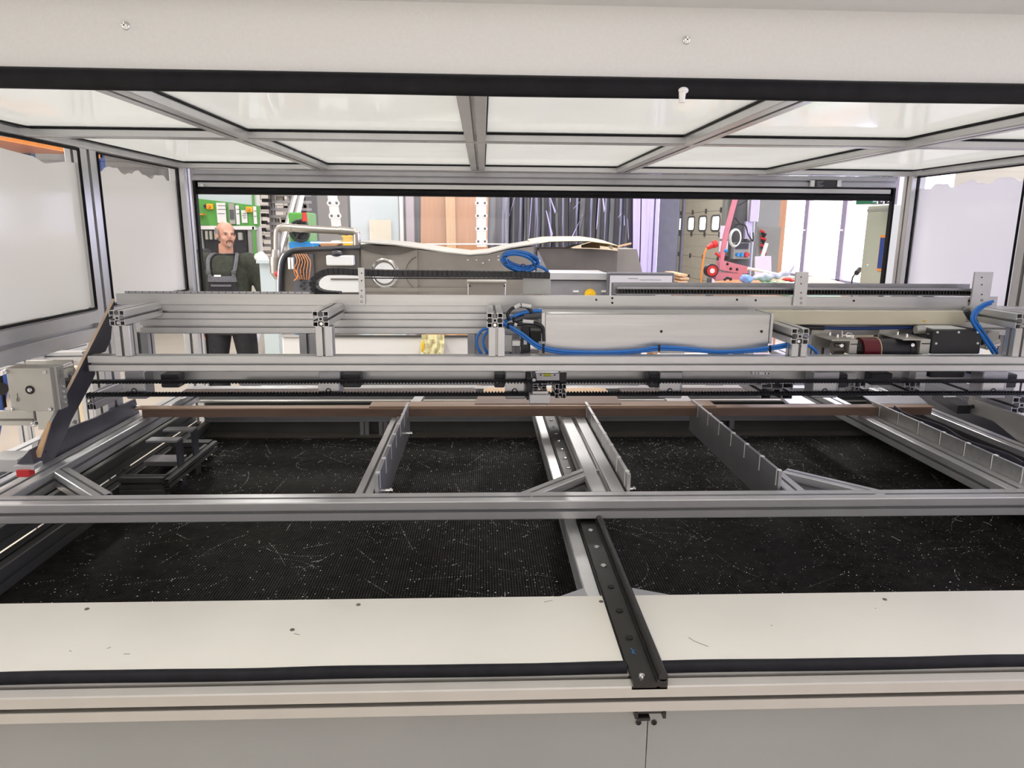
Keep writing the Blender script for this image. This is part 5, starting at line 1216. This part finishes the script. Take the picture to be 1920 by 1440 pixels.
t = thing('control_box', 'grey lilac control box with a yellow knob behind the flat plate', 'control box', AY(1080, 560, 3.2))
q = MB(); FB(q, 1028, 513, 1140, 600, 3.2, .3, .004); q.build('box_body', 'lilac', t) if False else q.build('box_body', 'alud', t)
q = MB(); FB(q, 1026, 511, 1142, 525, 3.185, .02, .002); q.build('top_rim', 'alu', t)
q = MB(); FB(q, 1030, 525, 1140, 527, 3.19, .01); q.build('dark_joint', 'blackp', t)
q = MB(); p = AY(1106, 552, 3.19); q.cyl(p, p + V((0, -.01, 0)), .025, None, 24); q.cyl(p, p + V((0, -.03, 0)), .012, None, 12); q.build('knob', 'yellow', t)
for x in (1075, 1128): q = MB(); FB(q, x, 545, x + 10, 548, 3.19, .01); q.build('white_label', 'paper', t)
t = thing('junction_box', 'small beige steel junction box with two screws behind the plate', 'junction box', AY(914, 560, 3.1))
q = MB(); FB(q, 877, 530, 948, 590, 3.1, .12, .003); FB(q, 875, 527, 950, 531, 3.09, .14, .001); q.build('box_body', 'steel', t)
q = MB(); a = AY(914, 589, 3.15); q.bb(a.x - .03, a.x + .03, 3.13, 3.19, 0, a.z + .01); q.build('pedestal', 'steeld', t)
for x in (881, 946): q = MB(); q.bolt(AY(x, 536, 3.1), (0, -1, 0), .004); q.build('screw', 'blackm', t)
t = thing('monitor', 'dark framed monitor showing a grey page behind the gantry', 'monitor', AY(1200, 560, 3.1))
q = MB(); a, b = AY(1140, 511, 3.1), AY(1261, 590, 3.1); q.bev(a.x, b.x, 3.1, 3.14, b.z, a.z, .004); q.build('frame', 'greyd', t)
q = MB(); FB(q, 1144, 516.5, 1257, 585, 3.096, .004); s = q.build('screen', 'scr', t)
q = MB(); FB(q, 1147, 530, 1227, 584, 3.094, .002); q.build('dark_area', 'scrd', s)
q = MB()
for k in range(3):
    for j in range(2): FB(q, 1231 + k * 4, 534 + j * 3.5, 1232.6 + k * 4, 535.4 + j * 3.5, 3.0945, .001)
for x0, x1, y in ((1178, 1196, 522), (1200, 1240, 524.5), (1228, 1244, 531)): FB(q, x0, y, x1, y + .6, 3.0945, .001)
q.build('screen_text', 'ink', s)
q = MB(); q.bb((a.x + b.x) / 2 - .02, (a.x + b.x) / 2 + .02, 3.14, 3.18, 0, b.z + .05); q.build('stand', 'greyd', t)
q = MB(); FB(q, 1268, 0, 1269, 1, 5, .1) if False else None
# stack of timber ends
t = thing('timber_stack', 'small stack of pale timber ends right of the monitor', 'timber stack', AY(1268, 540, 4.0))
for k in range(5): q = MB(); q.obox(AY(1267 + (k % 2) * 3, 513 + k * 6, 4.0), (.025, 0, 0), (0, .15, 0), (0, 0, .005)); q.build('timber', 'wood3', t)
q = MB(); FB(q, 1259, 545, 1275, 600, 4.0, .3); q.bb(AY(1262, 1, 4).x, AY(1272, 1, 4).x, 4.05, 4.2, 0, AY(1262, 590, 4.0).z); q.build('trestle', 'wood2', t)

# ---- right side: column, lifting tool, sockets, bench
t = thing('steel_column', 'dark round steel column carrying pipes and sockets right of the roller door', 'column', (AY(1391, 430, 8).x, 8, 0))
x = AY(1391, 430, 8).x; q = MB(); q.cyl((x, 8, 0), (x, 8, 3.2), .135, None, 24); q.build('column_shaft', 'greyd', t, True)
q = MB(); FB(q, 1363, 340, 1371, 560, 8.1, .1); q.build('side_post', 'clad', t)
q = MB(); q.cyl(AY(1407, 345, 7.85), AY(1405, 450, 7.85), .028, None, 12); q.build('conduit', 'galv', t, True)
q = MB(); FB(q, 1399, 415, 1409, 448, 7.8, .06); q.build('notice', 'stripl', t) if False else q.build('notice', 'lav', t)
q = MB(); FB(q, 1410, 359, 1422, 416, 7.75, .06, .004); q.build('tube_lamp_housing', 'lav', t)
q = MB(); FB(q, 1376, 455, 1405, 486, 7.8, .08, .006); o = q.build('socket_box', 'clad', t)
q = MB(); FB(q, 1380, 456, 1403, 467, 7.79, .01); q.build('fuse_cover', 'blackp', o)
for x_, m_, r_ in ((1382.5, 'bluew', .022), (1390, 'bluew', .022), (1399, 'red', .030)): q = MB(); p = AY(x_, 477.5, 7.8); q.cyl(p, p + V((0, -.04, 0)), r_, r_ * .8, 14); q.build('socket', m_, o)
for k in range(3): q = MB(); c = AY(1378, 446, 7.75); q.tube([c + V(((.065 - k * .006) * math.cos(a), -k * .012, (.095 - k * .006) * math.sin(a))) for a in [j * math.pi / 12 for j in range(24)]], .006, 6, True); q.build('cable_coil', 'white', t, True)
q = MB(); q.tube(smooth_path([AY(x_, y_, 7.75) for x_, y_ in ((1376, 425), (1385, 420), (1398, 424), (1403, 440), (1412, 452), (1412, 435))], 6), .008, 6); q.build('loose_cable', 'blackp', t, True)
q = MB(); q.tube([AY(x_, y_, 7.72) for x_, y_ in ((1384, 386), (1402, 375))], .006, 6); q.tube([AY(x_, y_, 7.72) for x_, y_ in ((1377, 408), (1388, 420))], .006, 6); q.build('bracket_rod', 'blackp', t)
for x0, y0, x1, y1 in ((1351, 423, 1365, 448), (1349, 452, 1364, 472)):
    q = MB(); FB(q, x0, y0, x1, y1, 7.7, .01); tag(q.build('paper_notice', 'lilac'), 'upper lilac paper notice beside the pink lever' if y0 < 430 else 'lower lilac paper notice beside the pink lever', 'notice')
t = thing('shear_machine', 'pink red lever shear with a long raised lever and black flywheel', 'lever shear', AY(1370, 540, 5.2))
q = MB(); fpoly(q, [(1383, 345), (1391, 345), (1366, 440), (1357, 490), (1350, 488), (1358, 440)], 5.2, .03); q.build('lever', 'pink', t)
q = MB(); fpoly(q, [(1350, 490), (1358, 489), (1403, 500), (1403, 515), (1360, 508), (1349, 505)], 5.15, .08); o = q.build('upper_arm', 'pink', t)
q = MB(); fpoly(q, [(1342, 511), (1403, 513), (1403, 524), (1342, 525)], 5.15, .12); q.build('base', 'pink', t)
q = MB()
for x_, y_ in ((1364, 495), (1370, 504), (1382, 505)): q.bolt(AY(x_, y_, 5.15), (0, -1, 0), .010)
q.build('bolt', 'blackm', t)
q = MB(); p = AY(1331, 507, 5.2); q.cyl(p, p + V((0, -.05, 0)), .048, None, 24); q.build('flywheel', 'blackp', t)
q = MB(); q.cyl(p + V((0, -.05, 0)), p + V((0, -.056, 0)), .038, None, 24); q.build('wheel_face', 'red', t)
q = MB(); q.cyl(p + V((0, -.056, 0)), p + V((0, -.06, 0)), .018, None, 16); q.build('wheel_hub', 'white', t)
q = MB(); q.cyl(AY(1341, 474, 5.2), AY(1350, 481, 5.2), .010, None, 8); q.build('grip', 'red', t)
q = MB(); FB(q, 1356, 480, 1366, 488, 5.22, .03); q.build('pivot_block', 'blackm', t)
q = MB(); p = AY(1361, 470, 5.1); q.ball(p, .014); q.build('blue_knob', 'bluew', t, True)
t = thing('power_plug', 'red industrial plug on an orange cable hanging before the roller door', 'plug', AY(1332, 460, 5.0))
q = MB(); q.cyl(AY(1326, 465, 5.0), AY(1337, 459, 5.0), .014, .022, 12); q.cyl(AY(1337, 459, 5.0), AY(1344, 456, 5.0), .026, None, 14); q.build('plug_body', 'red', t, True)
q = MB(); q.tube([AY(x_, y_, 5.0) for x_, y_ in ((1333, 461), (1334, 455), (1340, 452), (1343, 456))], .004, 6); q.build('hanger', 'maroon', t)
q = MB(); q.tube(smooth_path([AY(x_, y_, 5.0) for x_, y_ in ((1326, 465), (1321, 475), (1317, 500), (1315, 525), (1313, 555), (1312, 640))], 5), .007, 8); q.build('orange_cable', 'orange', t, True)
t = thing('grinding_disc', 'dark round disc with pale side standing at the left end of the bench', 'disc', AY(1330, 555, 4.6))
q = MB(); c = AY(1333, 540, 4.6); q.cyl(c + V((-.03, 0, 0)), c + V((0, -.01, 0)), .068, None, 26); q.build('rim', 'blackp', t, True)
q = MB(); q.cyl(c + V((0, -.01, 0)), c + V((.004, -.013, 0)), .060, None, 26); q.build('face', 'lilac', t)
t = thing('work_bench', 'wooden work bench with green cutting mats by the windows', 'work bench', (2.6, 4.6, 0))
bz = AY(1450, 535, 4.6).z
q = MB(); zslab(q, [(1338, 549), (1338, 527), (1420, 520), (1540, 518), (1600, 535), (1560, 562), (1500, 562)], bz, .04); q.build('table_top', 'wood2', t)
q = MB(); zslab(q, [(1400, 548), (1398, 533), (1450, 527), (1590, 543), (1575, 556), (1520, 558)], bz + .004, .003); q.build('cutting_mat', 'green', t)
q = MB(); zslab(q, [(1450, 529), (1456, 525), (1590, 537), (1590, 541)], bz + .008, .003); q.build('cutting_mat', 'mint', t)
a, b = AZ(1345, 548, bz), AZ(1560, 560, bz)
for (x_, y_) in ((a.x + .05, a.y + .05), (b.x - .05, b.y + .2), (a.x + .3, a.y + .9), (b.x - .3, b.y + .9)): q = MB(); q.bb(x_ - .03, x_ + .03, y_ - .03, y_ + .03, 0, bz - .04); q.build('leg', 'greyd', t)
q = MB(); q.tube([AY(x_, y_, 4.9) for x_, y_ in ((1402, 503), (1440, 511), (1500, 523))], .010, 8); tag(q.build('pale_rod', 'white', None, True), 'long pale rod sloping down over the bench towards the upright bracket', 'rod')
def bag(name, lab, blobs, d, m_):
    q = MB(); 
    for x_, y_, r in blobs: q.ball(AY(x_, y_, d), r, r * 1.2, r * .8, 10, 7)
    o = remesh(q, name, m_, .010, 1, None); tag(o, lab, 'plastic bag'); return o
bag('blue_bag', 'crumpled blue plastic bag at the left of the bench top', [(1391, 524, .02), (1397, 520, .03), (1403, 525, .028), (1408, 522, .02), (1398, 528, .02)], 4.7, 'bag')
bag('lilac_bag', 'long crumpled lilac plastic wrap lying along the bench top', [(1416, 521, .022), (1424, 519, .028), (1433, 516, .026), (1442, 520, .028), (1450, 515, .024), (1458, 519, .024), (1466, 513, .022), (1475, 512, .028), (1482, 505, .02), (1486, 500, .016), (1440, 526, .018), (1430, 525, .02)], 4.75, 'bagl')
q = MB(); q.ball(AY(1476, 524, 4.6), .035, .02, .012); q.ball(AY(1484, 526, 4.6), .02, .02, .010); tag(q.build('red_cloth', 'red', None, True), 'small red cloth on the green mat', 'cloth')
q = MB(); q.obox(AY(1463, 528, 4.55), (.02, 0, 0), (0, .02, 0), (0, 0, .008)); q.ball(AY(1470, 530, 4.55), .012); tag(q.build('sponge', 'cream'), 'small cream sponge left of the red cloth', 'sponge')
q = MB(); q.ball(AY(1364, 521, 4.9), .014, .014, .010); q.ball(AY(1370, 523, 4.9), .012); q.ball(AY(1359, 524, 4.9), .010); tag(q.build('black_clamp', 'blackp', None, True), 'small black clamp on the bench below the shear', 'clamp')
# boards and tools standing between column and windows
q = MB(); FB(q, 1424, 352, 1437, 697, 9.0, .05); tag(q.build('grey_board', 'clad'), 'tall grey board standing right of the column', 'board')
q = MB(); FB(q, 1438, 352, 1449, 692, 9.2, .04); tag(q.build('brown_board', 'wood2'), 'tall brown board standing left of the windows', 'board')
t = thing('tool_bundle', 'bundle of black and red hand tools hanging right of the column', 'tools', AY(1432, 455, 8.6))
q = MB(); FB(q, 1422, 425, 1440, 708, 8.65, .03); q.build('backing_board', 'clad', t)
for k in range(10): q = MB(); y_ = 432 + k * 4.5; q.cyl(AY(1426 + (k % 3) * 2, y_, 8.6), AY(1433 + (k % 2) * 3, y_ + 4, 8.6), .016, None, 8); q.build('tool', 'blackm' if k % 3 else 'red', t)
q = MB(); fpoly(q, [(1436, 455), (1441, 457), (1340, 765), (1334, 763)], 7.0, .03); tag(q.build('leaning_bar', 'galv'), 'galvanised bar leaning diagonally in front of the windows', 'bar')
q = MB(); fpoly(q, [(1416, 481), (1446, 480), (1452, 790), (1412, 790)], 6.5, .02); tag(q.build('checked_sheet', 'lilac'), 'lilac sheet standing behind the lilac plastic wrap', 'sheet')
# grey cabinet with ring binders
t = thing('filing_cabinet', 'grey green steel cabinet right of the windows with orange outlined sign', 'cabinet', (2.7, 4.25, 0))
CX = 2.42; a, b = AX(1627, 386, CX), AX(1672, 386, CX)
q = MB(); q.bev(CX, CX + .7, b.y, a.y, .05, a.z, .006); q.build('cabinet_body', 'grey', t)
q = MB(); q.bb(CX - .002, CX, b.y + .012, b.y + .017, .1, a.z - .02); q.build('panel_joint', 'clad', t)
q = MB(); q.bb(CX - .003, CX, b.y, a.y, a.z - .035, a.z - .02); q.build('top_lip', 'clad', t)
q = MB(); q.bb(CX + .02, CX + .66, b.y + .02, a.y - .02, 0, .05); q.build('plinth', 'greyd', t)
q = MB(); z0, z1 = AX(1660, 509, CX).z, AX(1666, 441, CX).z; q.bb(CX - .006, CX, b.y + .022, b.y + .075, z0, z1); o = q.build('sign', 'orange', t)
q = MB(); q.bb(CX - .008, CX - .006, b.y + .022, b.y + .068, z0 + .015, z1 - .015); q.build('sign_field', 'blued', o)
q = MB(); q.ball(AX(1627, 497, CX), .004, .006, .006); q.build('lock', 'white', t, True)
for k, (x0, x1, m_) in enumerate(((1637, 1648, 'greend'), (1651, 1660, 'blackp'), (1665, 1674, 'blackp'))):
    t = thing('ring_binder', ('dark green ring binder standing on the grey cabinet', 'left black ring binder standing on the grey cabinet', 'right black ring binder standing on the grey cabinet')[k], 'binder', (AY(x0, 386, 4.16).x, 4.16, a.z))
    q = MB(); p, r2 = AY(x0, 352, 4.16), AY(x1, 352, 4.16); q.bev(p.x, r2.x, 4.16, 4.34, a.z, a.z + .32, .004); q.build('cover', m_, t)
    q = MB(); q.bb(r2.x + .001, r2.x + .008, 4.165, 4.33, a.z, a.z + .31); q.build('pages', 'paper', t)
    q = MB(); q.bb(p.x + .008, r2.x - .008, 4.158, 4.16, a.z + .012, a.z + .03); q.build('spine_print', 'paper', t)
t = thing('wall_plug', 'black plug with hanging cable left of the grey cabinet', 'plug', AY(1610, 510, 4.6))
q = MB(); q.cyl(AY(1612, 505, 4.6), AY(1606, 512, 4.55), .016, None, 10); q.build('plug_body', 'blackp', t, True)
q = MB(); q.tube(smooth_path([AY(x_, y_, 4.6) for x_, y_ in ((1607, 511), (1600, 518), (1597, 530), (1597, 560))], 5), .005, 6); q.build('cable', 'blackp', t, True)

# ---- low things seen through the gaps under the side rails
t = thing('cloth_rag', 'crumpled pale yellow cloth hanging over the cream base cabinet', 'cloth', AY(812, 640, 3.4))
n = 9; vs = []
for j in range(6):
    for i in range(n + 1): vs.append(AY(790 + 42 * i / n + math.sin(j) * 1, 628 + j * 8, 3.42 - .012 * math.sin(i * 2.1 + j) - .006 * math.sin(j * 3 + i)))
q = MB(); N = len(vs); w_ = n + 1
q.add(vs + [v + V((0, .006, 0)) for v in vs], [(j * w_ + i + 1, j * w_ + i, (j + 1) * w_ + i, (j + 1) * w_ + i + 1) for j in range(5) for i in range(n)] + [(N + j * w_ + i, N + j * w_ + i + 1, N + (j + 1) * w_ + i + 1, N + (j + 1) * w_ + i) for j in range(5) for i in range(n)])
q.build('cloth', 'rag', t, True)
q = MB(); q.ball(AY(792, 650, 3.40), .008, .008, .03); q.build('yellow_corner', 'yellow', t, True)
q = MB(); a = AY(383, 642, 9); b = AY(415, 626, 9); q.bb(a.x, b.x, 10.6, 12.0, 0, .01); tag(q.build('floor_mat', 'wood3'), 'tan mat on the floor left of the worker', 'mat')
t = thing('outfeed_frame', 'bright aluminium outfeed frame outside the enclosure at lower left', 'frame', (-1.6, 2.2, 0))
for (x0, y0, x1, y1, d0, d1) in ((20, 668, 160, 666, 2.4, 2.4), (-20, 682, 52, 681, 2.1, 2.1), (10, 680, 172, 642, 2.1, 3.0)):
    q = MB(); q.prof(AY(x0, y0, d0), AY(x1, y1, d1), .035, .03); q.build('profile_beam', 'alu', t)
for x_, y_, d_ in ((30, 670, 2.42), (158, 668, 2.42)): p = AY(x_, y_, d_); q = MB(); q.prof((p.x, p.y, 0), (p.x, p.y, p.z), .035, .035, (0, 1, 0)); q.build('leg', 'alu', t)
t = thing('trestle', 'dark blue painted trestle legs outside the enclosure at lower left', 'trestle', AY(50, 680, 3.2))
for x0, x1 in ((21, 16), (62, 74)): q = MB(); p = AY(x1, 668, 3.2); q.tube([AY(x0, 640, 3.2), p, p + (p - AY(x0, 640, 3.2)).normalized() * 1.1], .022, 8); q.build('leg', 'blued', t, True)
q = MB(); q.cyl(AY(15, 640, 3.2), AY(75, 637, 3.2), .02, None, 8); q.build('top_bar', 'blued', t)
q = MB(); FB(q, 70, 560, 128, 665, 4.4, .4, .01); tag(q.build('grey_crate', 'clad'), 'pale grey crate seen under the left side rail', 'crate')
q = MB(); zslab(q, [(128, 655), (190, 640), (205, 615), (125, 620)], .95, .04); q.bb(-2.9, -2.84, 3.6, 3.66, 0, .91); q.bb(-2.45, -2.39, 4.2, 4.26, 0, .91); tag(q.build('wooden_table', 'card'), 'tan wooden table seen under the left side rail beside the diagonal plate', 'table')
# shelf with boxes behind the left panes, its top row shows above the foil
t = thing('storage_shelf', 'orange beamed pallet rack with boxes beyond the left panes', 'shelf', (-4.6, 6.6, 0))
for z in (.9, 1.7, 2.5): q = MB(); q.bb(-4.6, -4.5, 4.2, 9.0, z, z + .10); q.bb(-5.4, -4.6, 4.2, 9.0, z + .05, z + .10); q.build('shelf_board', 'orange', t)
for y_ in (4.2, 6.6, 9.0):
    q = MB(); q.bb(-4.62, -4.5, y_ - .05, y_ + .05, 0, 3.2); q.bb(-5.4, -5.3, y_ - .05, y_ + .05, 0, 3.2); q.build('upright', 'blued', t)
y_ = 4.5
for k, (w_, h_, m_, l_) in enumerate(((.5, .42, 'paper', 'white carton nearest the camera on the orange pallet rack'), (.42, .30, 'card', 'tan carton second on the orange pallet rack'), (.55, .45, 'paper', 'tall white carton in the middle of the orange pallet rack'), (.38, .34, 'greyd', 'dark grey carton on the orange pallet rack'), (.5, .40, 'wood3', 'pale wooden box past the dark grey carton on the pallet rack'), (.46, .44, 'white', 'white carton farthest along the orange pallet rack'))):
    q = MB(); q.bev(-5.2, -4.62, y_, y_ + w_, 2.601, 2.6 + h_, .01); tag(q.build('carton', m_), l_, 'box'); y_ += w_ + .2
